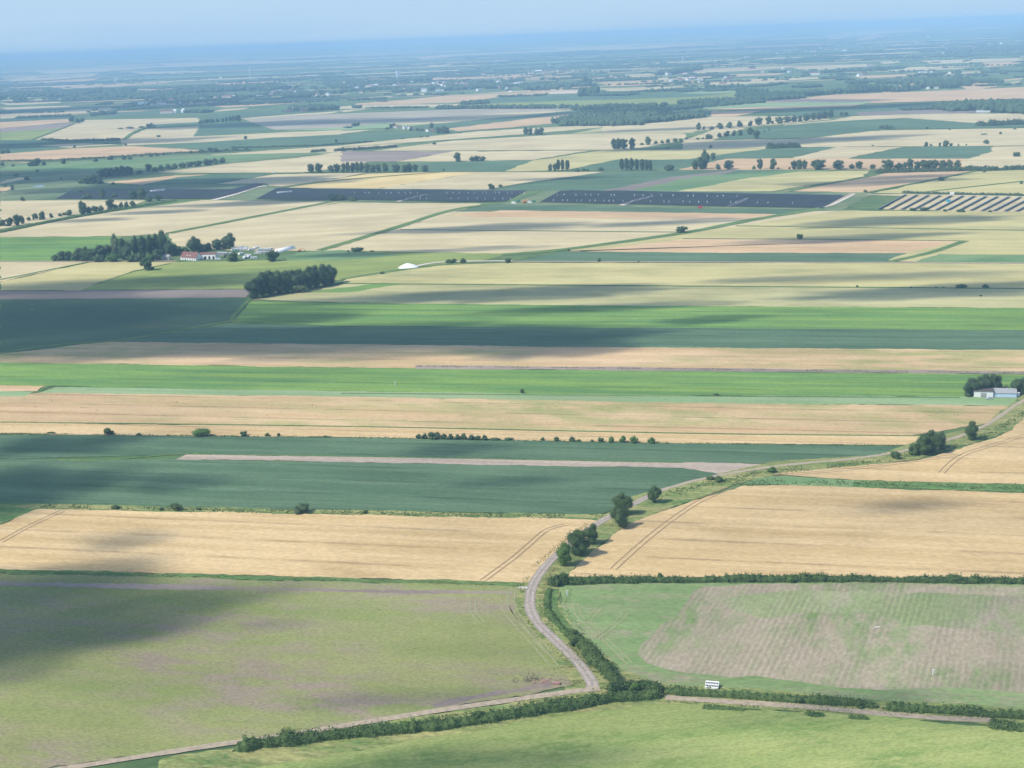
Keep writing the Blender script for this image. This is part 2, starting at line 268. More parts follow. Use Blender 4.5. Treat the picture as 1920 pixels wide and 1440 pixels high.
# ------------------------------------------------------------------ fields (picture points, far to near)
def F_(mt, *p, jit=1.0, name='field'): return sheet(name, p, MAT[mt], jit)
def S_(mt, x0, y0, x1, y1, t, e=.12):
    L = (x1-x0)*e; F_(mt, (x0, y0), (x0+(x1-x0)*.5, (y0+y1)/2-.1*t), (x1, y1), (x1-L*.6, y1+t*.75), (x0+(x1-x0)*.55, (y0+y1)/2+t), (x0+L, y0+t))
for s in [('WP', 60, 133, 295, 124, 7), ('PK', 297, 121, 513, 114, 6), ('WP', 353, 111, 470, 108, 3.5), ('WP', 0, 146, 185, 139, 8), ('WP', 247, 136, 395, 134, 4), ('PK', 0, 160, 190, 147, 6), ('PK', 20, 166, 333, 152, 5),
  ('PK', 400, 157, 530, 151, 6), ('WP', 527, 159, 562, 157, 3), ('PK', 258, 168, 330, 163, 4), ('PK', 0, 188, 143, 185, 4), ('WP', 0, 193, 118, 190, 4), ('WP', 0, 202, 136, 198, 4), ('WP', 236, 195, 506, 187, 3.5),
  ('GT', 0, 207, 160, 199, 6), ('WP', 385, 207, 466, 202, 3), ('PK', 400, 199, 576, 190, 3), ('GT', 170, 211, 420, 203, 8), ('GT', 380, 217, 610, 200, 8), ('GT', 470, 190, 640, 186, 4), ('WP', 617, 201, 690, 197, 4), ('WP', 452, 222, 640, 208, 5),
  ('WP', 180, 124, 300, 120, 2.5), ('WP', 450, 108, 640, 103, 3), ('PK', 640, 104, 805, 94, 5), ('WP', 640, 101, 790, 95, 2.5), ('WP', 480, 117, 640, 112, 3), ('WP', 640, 117, 760, 114, 2.5), ('PK', 776, 108, 890, 100, 4), ('WP', 803, 124, 850, 120, 3.5),
  ('WP', 1040, 92, 1200, 84, 5), ('WP', 1110, 92, 1260, 87, 4), ('PK', 1200, 86, 1376, 80, 4), ('WP', 1360, 80, 1410, 78, 2.5), ('WP', 970, 98, 1035, 94, 2.5), ('WP', 1350, 74, 1440, 70, 2), ('WP', 1540, 66, 1740, 54, 5), ('PK', 1550, 72, 1590, 70, 3), ('PK', 1605, 73, 1660, 67, 4),
  ('WP', 1680, 66, 1700, 64, 2), ('WP', 1810, 54, 1885, 51, 2.5), ('WP', 880, 103, 930, 101, 2), ('PK', 730, 147, 1070, 137, 5), ('PK', 935, 146, 1085, 142, 3), ('WP', 1105, 143, 1260, 137, 5), ('PK', 640, 150, 740, 147, 4), ('WP', 640, 152, 662, 151, 4),
  ('WP', 1480, 125, 1640, 120, 5), ('WP', 1280, 131, 1490, 123, 6), ('WP', 1500, 126, 1625, 120, 6), ('WP', 1650, 116, 1690, 114, 4), ('WP', 1725, 114, 1920, 109, 6), ('PK', 1840, 118, 1920, 112, 8), ('WP', 1680, 127, 1830, 122, 3), ('WP', 1560, 133, 1820, 127, 3), ('GR', 1600, 131, 1700, 127, 4),
  ('PK', 1280, 142, 1475, 137, 4), ('WP', 1390, 149, 1560, 144, 4), ('WP', 1700, 138, 1860, 133, 4), ('PK', 1600, 143, 1740, 138, 4), ('WP', 1320, 131, 1440, 127, 3), ('WP', 1230, 147, 1310, 143, 4), ('PK', 1122, 155, 1310, 149, 7), ('WP', 1122, 166, 1290, 162, 5), ('WP', 1310, 155, 1480, 150, 4),
  ('GL', 1300, 161, 1470, 155, 6), ('PK', 1640, 166, 1780, 149, 9), ('WP', 1740, 152, 1800, 148, 6), ('GR', 1760, 168, 1790, 162, 5), ('PK', 1800, 160, 1920, 146, 10), ('GR', 1850, 156, 1920, 148, 4), ('GL', 1280, 173, 1420, 168, 5), ('PK', 1280, 178, 1400, 173, 4)]: S_(*s)
F_('PK', (670, 194), (760, 187), (850, 178), (960, 171), (1085, 165), (1085, 175), (960, 180), (930, 183), (860, 192), (750, 196), (668, 197))
F_('WP', (640, 200), (700, 197), (862, 195), (860, 200), (660, 204), (640, 204)); F_('WP', (640, 207), (700, 203), (640, 211)); F_('WP', (655, 184), (735, 180), (735, 183), (655, 187)); F_('WP', (745, 176), (830, 174), (830, 177), (748, 179))
F_('GT', (960, 179), (1085, 175), (1280, 176), (1380, 175), (1280, 183), (960, 192), (880, 196), (925, 184))
F_('GO', (880, 197), (960, 190), (1280, 182), (1400, 170), (1430, 178), (1280, 194), (1110, 204), (880, 204))
F_('WP', (0, 214), (90, 209), (212, 201), (230, 202), (180, 212), (60, 219), (0, 223)); F_('GD', (0, 224), (60, 220), (140, 216), (140, 222), (0, 229)); F_('PK', (0, 229), (133, 223), (133, 229), (0, 241))
F_('BR', (0, 241), (135, 230), (150, 231), (128, 239), (0, 250)); F_('GO', (0, 248), (128, 239), (62, 262), (0, 265))
F_('WP', (160, 225), (370, 221), (378, 231), (270, 237), (230, 262), (62, 262), (100, 247)); F_('GT', (280, 234), (370, 229), (372, 233), (300, 238))
F_('WP', (274, 242), (383, 236), (362, 256), (500, 250), (640, 244), (640, 252), (400, 266), (232, 273), (225, 263))
F_('GT', (378, 230), (452, 228), (515, 244), (432, 251), (365, 255)); F_('TN', (455, 223), (560, 216), (860, 205), (1000, 202), (1080, 204), (860, 221), (720, 232), (640, 239), (515, 244))
F_('GL', (640, 244), (515, 245), (640, 239), (720, 231), (860, 221), (880, 225), (760, 238)); F_('WP', (723, 231), (960, 211), (1080, 206), (1092, 207), (960, 219), (820, 232), (760, 234))
F_('GT', (800, 234), (960, 219), (1085, 206), (1092, 209), (960, 228), (850, 240), (780, 240)); F_('PK', (835, 242), (1060, 214), (1080, 213), (1060, 229), (960, 239), (860, 246))
F_('WP', (600, 247), (705, 243), (640, 251)); F_('GT', (260, 275), (500, 259), (640, 252), (790, 247), (900, 243), (830, 251), (640, 272), (400, 284), (385, 282))
F_('GD', (0, 263), (98, 263), (130, 268), (0, 274)); F_('GT', (0, 276), (80, 273), (130, 276), (60, 285), (0, 288)); F_('WP', (75, 273), (150, 269), (222, 271), (130, 277))
F_('PK', (0, 289), (130, 279), (245, 274), (300, 277), (385, 282), (300, 290), (120, 302), (55, 305), (0, 304)); F_('WP', (395, 290), (640, 273), (640, 288), (400, 291))
F_('GM', (0, 304), (300, 291), (400, 287), (640, 286), (545, 294), (425, 306), (270, 328), (150, 362), (0, 385)); F_('GR', (20, 308), (280, 297), (420, 290), (640, 285), (545, 292), (300, 318), (100, 324), (0, 318))
F_('WP0', (293, 324), (430, 307), (560, 296), (640, 286), (850, 278), (900, 284), (700, 300), (640, 316), (560, 324)); F_('PK', (200, 342), (330, 329), (400, 327), (270, 347))
F_('GT', (265, 347), (330, 333), (410, 326), (510, 325), (470, 334), (405, 345)); F_('WP0', (402, 346), (515, 327), (690, 324), (620, 337), (528, 350), (480, 347)); F_('YW', (520, 354), (620, 337), (690, 326), (840, 322), (905, 322), (700, 355), (530, 356))
F_('WP', (0, 341), (35, 333), (60, 334), (0, 345)); F_('PK', (0, 352), (20, 351), (15, 358), (0, 360))
F_('WP', (640, 273), (900, 246), (1120, 234), (1130, 239), (980, 252), (840, 262), (750, 270), (650, 284)); F_('WP0', (690, 284), (850, 264), (1060, 252), (1280, 247), (1290, 262), (1180, 281), (1100, 283))
F_('WO', (1060, 253), (1128, 240), (1280, 227), (1340, 222), (1300, 250)); F_('WP', (1128, 237), (1250, 229), (1335, 219), (1480, 218), (1560, 224), (1470, 233), (1280, 248), (1130, 250)); F_('WP', (1470, 234), (1560, 226), (1590, 236), (1470, 240))
F_('BR', (640, 284), (850, 284), (740, 303), (640, 304)); F_('WP0', (742, 303), (850, 285), (1110, 282), (1000, 300), (850, 303)); F_('GT', (640, 322), (770, 308), (860, 302), (1062, 301), (945, 322))
F_('WY', (1000, 301), (1130, 282), (1280, 279), (1600, 276), (1440, 282), (1280, 300), (1160, 299), (1062, 319), (945, 322)); F_('GT', (1065, 320), (1150, 301), (1290, 299), (1440, 278), (1580, 275), (1500, 291), (1290, 318))
F_('WP0', (700, 355), (900, 323), (1135, 322), (965, 350), (940, 356)); F_('GT', (910, 356), (970, 345), (1140, 322), (1500, 317), (1380, 325), (1240, 345), (1130, 358)); F_('PU', (1130, 358), (1260, 332), (1390, 317), (1360, 326), (1190, 358))
F_('GR', (1180, 359), (1300, 331), (1500, 318), (1562, 320), (1400, 340), (1270, 359)); F_('WY', (1270, 359), (1400, 335), (1500, 322), (1632, 320), (1615, 333), (1445, 359)); F_('PK', (1468, 359), (1640, 330), (1680, 319), (1845, 318), (1632, 361))
F_('WY', (1640, 362), (1830, 322), (1960, 318), (1960, 366)); F_('PK', (1270, 319), (1360, 298), (1480, 297), (1830, 294), (1810, 318)); F_('WP', (1480, 298), (1570, 276), (1692, 276), (1590, 297))
F_('GT', (1590, 298), (1700, 276), (1850, 273), (1862, 284), (1815, 298)); F_('WP', (1800, 304), (1862, 275), (1960, 274), (1960, 318), (1810, 316)); F_('WP0', (1280, 262), (1500, 262), (1560, 258), (1645, 274), (1280, 280)); F_('WY', (1280, 280), (1440, 279), (1290, 298), (1250, 298))
F_('WP0', (1430, 264), (1640, 245), (1960, 240), (1960, 273), (1700, 275), (1500, 276)); F_('GT', (1335, 264), (1420, 240), (1560, 228), (1600, 225), (1700, 223), (1960, 231), (1960, 238), (1670, 243), (1500, 260)); F_('WP', (1280, 264), (1340, 243), (1400, 240), (1340, 262))
F_('WP', (1540, 230), (1600, 218), (1760, 213), (1960, 213), (1960, 231), (1830, 231), (1700, 222), (1600, 226)); F_('PU', (1570, 218), (1620, 208), (1830, 205), (1840, 212), (1600, 217)); F_('GT', (1600, 204), (1700, 195), (1870, 188), (1960, 184), (1960, 196), (1770, 200), (1680, 208), (1600, 211))
F_('PK', (1490, 186), (1560, 178), (1700, 173), (1960, 162), (1960, 184), (1600, 195), (1400, 194)); F_('PU', (1380, 190), (1485, 186), (1690, 187), (1600, 192), (1450, 192)); F_('GL', (1300, 199), (1400, 193), (1640, 191), (1600, 200), (1330, 206)); F_('PK', (1300, 205), (1500, 200), (1620, 196), (1600, 200), (1440, 206))
F_('GT', (1430, 215), (1600, 202), (1610, 217), (1500, 219)); F_('PK', (1335, 209), (1430, 208), (1380, 219), (1330, 219)); F_('GT', (1230, 206), (1330, 206), (1330, 219), (1230, 222))
# the solar farm's ground
F_('GM', (100, 377), (150, 362), (265, 347), (500, 344), (510, 352), (1010, 357), (1575, 360), (1640, 362), (1575, 396), (850, 396), (950, 379), (640, 379), (310, 377))
F_('WP', (0, 377), (100, 376), (275, 376), (250, 385), (0, 430)); F_('GVd', (0, 431), (130, 405), (250, 385), (330, 373), (400, 373), (230, 395), (100, 413), (0, 437))
F_('WP', (0, 436), (150, 408), (345, 375), (640, 379), (560, 395), (315, 438), (240, 443), (0, 445)); F_('GB', (0, 445), (228, 444), (215, 470), (200, 490), (0, 491))
F_('WP', (315, 438), (640, 380), (905, 382), (640, 462), (600, 471), (430, 470), (330, 462)); F_('WP0', (604, 471), (640, 462), (850, 397), (1570, 396), (1300, 437), (1060, 470), (960, 476), (640, 470))
F_('PK', (850, 404), (940, 395), (1455, 401), (1430, 411), (1280, 411), (850, 406)); F_('GT', (850, 397), (935, 383), (1290, 391), (1540, 393), (1460, 402), (940, 394))
F_('WY', (1060, 470), (1300, 430), (1560, 395), (1960, 398), (1960, 494), (1700, 491), (1280, 480)); F_('PK', (1085, 472), (1290, 448), (1480, 449), (1800, 453), (1700, 475), (1280, 474), (1060, 471)); F_('WY', (1760, 476), (1830, 452), (1960, 455), (1960, 478))
F_('GT', (960, 490), (1060, 472), (1700, 475), (1660, 492), (1280, 492)); F_('GR', (1715, 492), (1760, 477), (1960, 479), (1960, 495))
F_('GO', (150, 544), (235, 515), (330, 492), (530, 488), (640, 470), (960, 475), (900, 490), (830, 500), (640, 525), (470, 542)); F_('GR', (528, 489), (560, 474), (640, 469), (760, 480), (640, 488))
F_('WP', (0, 491), (165, 491), (0, 529)); F_('WY', (0, 545), (0, 530), (170, 492), (335, 491), (250, 508), (150, 545)); F_('PU', (0, 546), (475, 543), (462, 558), (0, 562))
F_('GD', (0, 561), (440, 559), (470, 560), (440, 600), (210, 640), (0, 664)); F_('WO', (500, 558), (650, 532), (760, 531), (1300, 537), (1960, 542), (1960, 578), (1200, 574), (640, 568), (470, 562))
F_('WY', (650, 524), (830, 497), (960, 493), (1960, 494), (1960, 542), (1300, 537), (760, 533), (640, 532)); F_('GB', (600, 545), (720, 531), (760, 533), (660, 548), (580, 549))
F_('GB', (435, 606), (470, 566), (640, 568), (1200, 573), (1960, 578), (1960, 620), (640, 611)); F_('GT', (180, 641), (300, 625), (432, 607), (640, 609), (1960, 619), (1960, 657), (1100, 651))
F_('WNg', (-60, 675), (0, 663), (150, 640), (1100, 650), (1960, 656), (1960, 699), (1600, 696), (780, 691), (0, 680), (-60, 680)); F_('BR', (780, 685), (1100, 688), (1960, 697), (1960, 703), (1280, 696), (780, 692))
F_('GB', (-60, 679), (0, 679), (780, 691), (1960, 703), (1960, 737), (1800, 745), (1280, 742), (640, 738), (75, 725), (-60, 722)); F_('PK', (-60, 722), (85, 724), (70, 734), (-60, 735)); F_('GL', (-60, 735), (66, 734), (45, 744), (-60, 745))
F_('GL', (72, 737), (105, 726), (170, 727), (640, 734), (1280, 742), (1800, 744), (1925, 748), (1895, 762), (1280, 757), (640, 745), (75, 738)); F_('WNg', (-60, 745), (75, 737), (640, 744), (1280, 756), (1895, 761), (1850, 795), (1700, 818), (1280, 813), (640, 800), (-60, 791))
F_('WN', (-60, 792), (640, 800), (1280, 813), (1735, 817), (1700, 835), (1280, 832), (640, 820), (-60, 813)); F_('GT', (-60, 815), (640, 821), (1280, 832), (1700, 837), (1655, 856), (1440, 869), (1280, 869), (640, 856), (350, 853), (-60, 862))
F_('GT', (-60, 862), (350, 862), (640, 867), (1280, 877), (1360, 889), (1180, 940), (1120, 966), (640, 958), (80, 946), (-60, 944)); F_('BRp', (330, 862), (352, 852), (640, 856), (1280, 868), (1445, 871), (1425, 878), (1345, 889), (1280, 878), (640, 867)) 
F_('GVd', (-60, 945), (80, 945), (640, 957), (1140, 965), (1125, 975), (640, 969), (70, 956), (0, 985), (-60, 1010))
F_('GV', (20, 950), (80, 946), (640, 958), (1140, 966), (1130, 972), (640, 964), (70, 954))
F_('GV', (1035, 1050), (1120, 975), (1150, 960), (1190, 930), (1350, 888), (1450, 866), (1640, 853), (1700, 834), (1850, 795), (1960, 705), (1960, 790), (1870, 818), (1720, 862), (1450, 892), (1370, 912), (1170, 985), (1060, 1080), (1050, 1130), (1090, 1180), (1160, 1250), (1250, 1275), (1960, 1330), (1960, 1375), (1860, 1362), (1500, 1335), (1245, 1325), (1120, 1345), (640, 1425), (300, 1470), (300, 1425), (640, 1365), (960, 1318), (1060, 1298), (1060, 1292), (985, 1210), (950, 1140), (955, 1092))
F_('WN', (-60, 1030), (0, 985), (72, 955), (640, 966), (1060, 973), (1118, 977), (1040, 1045), (1010, 1070), (983, 1094), (640, 1085), (-60, 1068)); F_('GVd', (-60, 1066), (640, 1084), (985, 1094), (978, 1104), (640, 1094), (-60, 1078))
F_('MIX', (-120, 1074), (640, 1091), (972, 1101), (968, 1140), (1010, 1205), (1050, 1255), (1075, 1285), (980, 1306), (860, 1323), (640, 1362), (380, 1400), (0, 1455), (-120, 1470)); F_('BR', (-120, 1088), (0, 1091), (400, 1099), (700, 1106), (960, 1110), (960, 1114), (700, 1113), (400, 1107), (0, 1099), (-120, 1097))
F_('WN', (1066, 1082), (1110, 1035), (1175, 988), (1240, 960), (1395, 911), (1500, 911), (1960, 927), (1960, 1086), (1300, 1083), (1180, 1088)); F_('GR', (1370, 908), (1450, 893), (1600, 901), (1640, 904), (1620, 914), (1450, 909)); F_("GVd", (1610, 901), (1960, 909), (1960, 925), (1600, 914))
F_('WN', (1450, 889), (1720, 864), (1860, 824), (1930, 780), (1960, 765), (1960, 910), (1600, 901))
F_('GN', (1048, 1098), (1330, 1094), (1960, 1094), (1960, 1335), (1250, 1283), (1165, 1257), (1088, 1187), (1050, 1135))
sheet('field', [(1212, 1244), (1196, 1228), (1200, 1210), (1222, 1195), (1240, 1172), (1268, 1156), (1280, 1140), (1292, 1124), (1300, 1110), (1322, 1100), (1400, 1096), (1600, 1094), (1960, 1096), (1960, 1308), (1700, 1292), (1500, 1279), (1330, 1266), (1250, 1256)], MAT['ROWS'], 3)
sheet('field', [(1330, 1120), (1450, 1112), (1700, 1115), (1960, 1118), (1960, 1200), (1800, 1180), (1700, 1176), (1620, 1152), (1500, 1150), (1420, 1160), (1370, 1142)], MAT['ROWG'], 2.5)
F_('GF', (560, 1430), (800, 1384), (1120, 1334), (1245, 1322), (1500, 1336), (1860, 1362), (1960, 1378), (1960, 1560), (380, 1560), (380, 1462))
# purplish dead vegetation beside the lower track
F_('PU', (810, 1322), (860, 1308), (930, 1296), (1000, 1285), (1040, 1280), (1030, 1290), (940, 1304), (860, 1320), (815, 1328), jit=2)

# tracks, roads, ditches
ribbon('road', [(1112, 1293), (1108, 1278), (1085, 1245), (1050, 1210), (1018, 1180), (999, 1155), (993, 1130), (997, 1105), (1008, 1082), (1026, 1059), (1048, 1038), (1085, 1008), (1120, 983), (1148, 967), (1190, 945), (1240, 920)], (4.7, 4.2), ROAD, .34, jit=.2)
for s_ in (-1, 1): ribbon('wheel_track', [(1112, 1293), (1108, 1278), (1085, 1245), (1050, 1210), (1018, 1180), (999, 1155), (993, 1130), (997, 1105), (1008, 1082), (1026, 1059), (1048, 1038), (1085, 1008), (1120, 983), (1148, 967), (1190, 945), (1240, 920)], .9, ROADW, .345, off=s_*1.1, jit=.7)
ribbon('farm_track', [(1240, 920), (1300, 903), (1350, 892), (1420, 880), (1500, 870), (1600, 861), (1700, 845), (1780, 825), (1850, 797), (1900, 763), (1960, 728), (2010, 700)], (3.2, 2.6), TRACK, .33, jit=.5)
ribbon('farm_track', [(1125, 1292), (1085, 1296), (980, 1311), (860, 1328), (700, 1353), (560, 1376), (400, 1399), (250, 1422), (0, 1462)], (3.8, 3.2), TRACK, .35)
ribbon('farm_track', [(1248, 1309), (1350, 1316), (1500, 1326), (1650, 1339), (1750, 1347), (1858, 1352)], (3.6, 3.4), TRACK, .35)
for a, w in [([(1040, 1105), (1038, 1140), (1060, 1175), (1095, 1215), (1140, 1262)], 4), ([(0, 525), (165, 492)], 5), ([(232, 262), (275, 240), (383, 234)], 12), ([(62, 262), (140, 232)], 9), ([(315, 438), (440, 414), (625, 378)], 14), ([(600, 470), (740, 428), (850, 394), (955, 378), (1010, 358)], 13), ([(940, 478), (1060, 468), (1290, 436), (1420, 411), (1540, 392)], 16),
             ([(950, 491), (1040, 474)], 8), ([(640, 524), (740, 508), (830, 497), (960, 492)], 8), ([(640, 532), (760, 533), (1300, 537), (1960, 542)], 5), ([(1040, 470), (850, 413), (850, 405)], .1), ([(750, 431), (1280, 436)], 5), ([(1380, 424), (1960, 433)], 5), ([(1280, 448), (1480, 449), (1800, 452)], 4), ([(1665, 492), (1745, 474), (1810, 452)], 9),
             ([(520, 354), (640, 338), (840, 322)], 9), ([(640, 284), (1110, 282), (1280, 280)], 7), ([(850, 263), (640, 276)], 8), ([(1480, 359), (1640, 329)], 9), ([(1630, 361), (1830, 321)], 8), ([(1720, 362), (1920, 340)], 7), ([(510, 325), (690, 323), (1130, 322)], 9), ([(640, 604), (460, 604), (435, 600), (455, 575), (470, 560)], 4), ([(0, 663), (100, 648), (210, 640), (300, 626), (435, 602)], 6),
             ([(0, 792), (640, 800), (1280, 813), (1735, 818)], 2.2), ([(72, 736), (85, 727), (105, 724), (170, 726)], 3), ([(1280, 264), (1960, 262)], .1), ([(1250, 261), (1500, 261)], 7), ([(1500, 262), (1640, 245), (1780, 237), (1960, 239)], 8), ([(0, 303), (120, 302), (300, 290), (395, 288)], 14), ([(0, 274), (130, 267), (225, 269)], 9), ([(640, 738), (1280, 743), (1800, 746)], 2.5), ([(350, 852), (640, 856), (1280, 868)], 2), ([(110, 863), (200, 863), (330, 852), (400, 850)], 2)]:
    if w > 1: ribbon('ditch', a, w, MAT['GVd'], .3)
for a, w in [([(400, 376), (440, 365), (480, 352), (500, 350)], 12), ([(1165, 386), (1190, 377), (1222, 369)], 9), ([(1365, 388), (1385, 380), (1402, 372)], 9), ([(745, 379), (775, 371), (800, 365)], 8), ([(1530, 391), (1560, 384), (1600, 364)], 8), ([(1550, 386), (1580, 372), (1600, 363)], 5), ([(0, 491), (165, 491), (330, 490)], 5), ([(960, 491), (1280, 492), (1960, 494)], 5), ([(770, 502), (830, 492), (960, 490)], 6)]: ribbon('farm_track', a, w, DUST if w > 5 else TRACK, .36)
for a, mt, ws in [([(905, 1090), (935, 1068), (962, 1048), (990, 1024), (1025, 995), (1060, 985)], RUT, 2.6), ([(1150, 1068), (1185, 1036), (1215, 1010), (1260, 975), (1310, 942), (1370, 915)], RUT, 2.8), ([(1765, 888), (1785, 868), (1810, 852), (1860, 836), (1930, 815)], RUT, 3), ([(1450, 893), (1600, 880), (1800, 853)], RUT, 3), ([(0, 1018), (50, 990), (118, 958)], RUT, 3),
                  ([(1078, 1132), (1085, 1155), (1105, 1175), (1150, 1215), (1180, 1245)], RUTP, 2.2), ([(1102, 1170), (1108, 1158), (1125, 1140)], RUTP, 2.2), ([(1120, 1200), (1160, 1165), (1172, 1150)], RUTP, 2.2), ([(945, 1110), (946, 1135), (965, 1165), (1010, 1215), (1040, 1250)], RUTP, 3), ([(960, 1108), (962, 1140), (985, 1175), (1030, 1225)], RUTP, 2.5), ([(886, 1130), (888, 1150), (905, 1170)], RUTP, 2.2)]:
    for s in ((-1, 1) if ws else (0,)): ribbon('wheel_track', a, .55 if ws else 4, mt, .34, off=s*ws/2, jit=.6)
# pond among the rough grazing
sheet('pond', [(62, 349), (75, 347.5), (86, 348), (80, 350.5), (68, 351)], WATER)

# ------------------------------------------------------------------ trees
def crown_mesh(name, kind, n_leaf, leaf, seed, core=True, trunk=True):
    """unit height crown: leaf clumps spread through overlapping lobes; returns (crown verts, faces), (trunk verts, faces)"""
    r = random.Random(seed); lobes = []
    if kind == 'round':
        for i in range(13): a = r.uniform(0, 6.28); q = r.uniform(.08, .27); z_ = r.uniform(.13, .80); lobes.append((Vector((q*math.cos(a), q*math.sin(a), z_)), r.uniform(.14, .21)))
        lobes.append((Vector((0, 0, .55)), .28)); lobes.append((Vector((0, 0, .30)), .24)); lobes.append((Vector((0, 0, .16)), .19)); lobes.append((Vector((.03, 0, .84)), .14)); bot = .02
    elif kind == 'tall':
        for i in range(10): z = .22+.072*i; q = r.uniform(.0, .05); a = r.uniform(0, 6.28); lobes.append((Vector((q*math.cos(a), q*math.sin(a), z)), .05+.10*math.sin(min(1, z*1.1)*3.0)**.7+r.uniform(-.01, .02)))
        bot = .14
    else:
        for i in range(10): a = r.uniform(0, 6.28); q = r.uniform(.12, .45); lobes.append((Vector((q*math.cos(a), q*math.sin(a), r.uniform(.22, .62))), r.uniform(.20, .34)))
        lobes.append((Vector((0, 0, .6)), .36)); bot = .0
    V = []; Fc = []
    wts = [l[1]**2 for l in lobes]
    for i in range(n_leaf):
        c, rad = r.choices(lobes, wts)[0]
        d = Vector((r.gauss(0, 1), r.gauss(0, 1), r.gauss(0, 1)+.25)).normalized(); p = c+d*rad*(1-abs(r.gauss(0, .16)))*(1+.30*noise.noise(d*2.4+c*9)+(r.random() < .12)*r.uniform(0, .28))
        if p.z < bot*.6 or p.z > 1: continue
        nrm = (d*.9+Vector((r.gauss(0, .5), r.gauss(0, .5), r.gauss(0, .5)+.25))).normalized(); u = nrm.orthogonal().normalized(); u = Matrix.Rotation(r.uniform(0, 6.28), 3, nrm) @ u; w = nrm.cross(u); s = leaf*r.uniform(.6, 1.3); k = len(V)
        V += [p-u*s, p-w*s*.7+nrm*s*.2, p+u*s, p+w*s*.7-nrm*s*.1]; Fc.append((k, k+1, k+2, k+3))
    if core:
        for c, rad in lobes:
            bm = bmesh.new(); bmesh.ops.create_icosphere(bm, subdivisions=2, radius=rad*.74); k = len(V)
            for v in bm.verts: q = v.co.copy(); q *= 1+.22*noise.noise(q*9+c*5); q.z *= .92; V.append(c+q)
            for f in bm.faces: Fc.append(tuple(k+v.index for v in f.verts))
            bm.free()
    T = []; TF = []
    if trunk:
        if kind == 'bush':
            for i in range(4): a = i*1.6; tube(T, TF, (0, 0, -.05), (.22*math.cos(a), .22*math.sin(a), .4), .035, .012, 5)
        else:
            tube(T, TF, (0, 0, -.02), (.006, 0, .26), .030, .022, 8); tube(T, TF, (.006, 0, .26), (0, .01, .55), .022, .010, 6)
            for i in range(5): a = i*1.26+r.uniform(-.3, .3); tube(T, TF, (0, 0, .22+.05*i), (.2*math.cos(a), .2*math.sin(a), .48+.06*i), .013, .004, 5)
    return V, Fc, T, TF
PROT = {}
def protos():
    sd = 1
    for kind in ('round', 'tall', 'bush'):
        for lod, (n, leaf) in enumerate(((6500, .0155), (1900, .026), (420, .05))):
            L = []
            for v in range(3 if lod < 2 else 4):
                sd += 1; V, Fc, T, TF = crown_mesh(kind, kind, n, leaf, sd, True)
                if lod == 2:
                    k = len(V); mi = [0]*len(Fc)+[1]*len(TF); L.append((mesh_np('far_'+kind, V+T, Fc+[tuple(q+k for q in f) for f in TF], mi=mi), None))
                else: L.append((mesh_np(kind+'_crown', V, Fc), mesh_np(kind+'_trunk', T, TF)))
            PROT[kind, lod] = L
protos()
_matcopies = {}
def with_mats(me, mats):
    k = (me.name, tuple(m.name for m in mats))
    if k not in _matcopies:
        c = me.copy(); c.materials.clear(); [c.materials.append(m) for m in mats]; _matcopies[k] = c
    return _matcopies[k]
LM = {'d': LEAF, 'b': LEAFB, 'p': LEAFP, 'y': LEAFY}
ntree = 0
def tree(px, py, hpx, wpx, kind, lm, label, group, name=None):
    """a tree or bush standing where the picture shows its foot"""
    global ntree; ntree += 1
    p = G(px, py); h = metres(hpx, p)
    aspect = {'round': .78, 'tall': .36, 'bush': 1.35}[kind]; w = (widem(wpx, p) if wpx else h*{'round': .85, 'tall': .36, 'bush': 1.3}[kind]*random.uniform(.9, 1.15))
    lod = 0 if hpx > 26 else (1 if hpx > 13 else 2); v = random.choice(PROT[kind, lod])
    if kind == 'tall': w = max(w, h*.25)
    w *= 1.14 if hpx < 26 else 1.05; h *= 1.05
    sc = Vector((w/aspect, w/aspect*random.uniform(.85, 1.15), h)); rz = random.uniform(0, 6.28)
    if wpx and wpx > 2.0*hpx: sc.y = h*1.6/aspect; rz = A0
    name = name or {'round': 'tree', 'tall': 'poplar_tree', 'bush': 'bush'}[kind]; cat = {'round': 'tree', 'tall': 'poplar', 'bush': 'bush'}[kind]
    if lod == 2:
        o = bpy.data.objects.new(name, with_mats(v[0], (LM[lm], BARK))); C.objects.link(o); o.location = p; o.scale = sc; o.rotation_euler.z = rz
    else:
        o = empty(name, p, rz); o.scale = sc
        for nm, me, mt in (('crown', v[0], LM[lm]), ('trunk', v[1], BARK)): c = bpy.data.objects.new(nm, with_mats(me, (mt,))); C.objects.link(c); c.parent = o
    tag(o, label, cat, group, 'thing'); return o
ORD = 'first second third fourth fifth sixth seventh eighth ninth tenth eleventh twelfth thirteenth fourteenth fifteenth sixteenth seventeenth eighteenth nineteenth twentieth'.split()+['twenty-'+s for s in 'first second third fourth fifth sixth seventh eighth ninth'.split()]+['thirtieth']+['thirty-'+s for s in 'first second third fourth fifth sixth seventh eighth ninth'.split()]
def row(phrase, items, kind='round', lm='d', group=None, adj=''):
    """a row of trees; each label counts from the left"""
    items = sorted(items, key=lambda t: t[0]); n = len(items)
    for i, it in enumerate(items):
        x, y, h = it[:3]; w = it[3] if len(it) > 3 else None; kd = it[4] if len(it) > 4 else kind; l_ = it[5] if len(it) > 5 else lm
        word = {'round': 'tree', 'tall': 'poplar', 'bush': 'bush'}[kd]
        pos = 'leftmost' if i == 0 and n > 1 else ('rightmost' if i == n-1 and n > 1 else ORD[i])
        lab = f"{pos} {adj+' ' if adj else ''}{word} {phrase}" if n > 1 else f"{adj+' ' if adj else ''}{word} {phrase}"
        if n > 2 and 0 < i < n-1: lab = f"{adj+' ' if adj else ''}{word}, {pos} from the left {phrase}"
        tree(x, y, h, w, kd, l_, lab.strip(), group or f"trees {phrase}" if n > 1 else None)
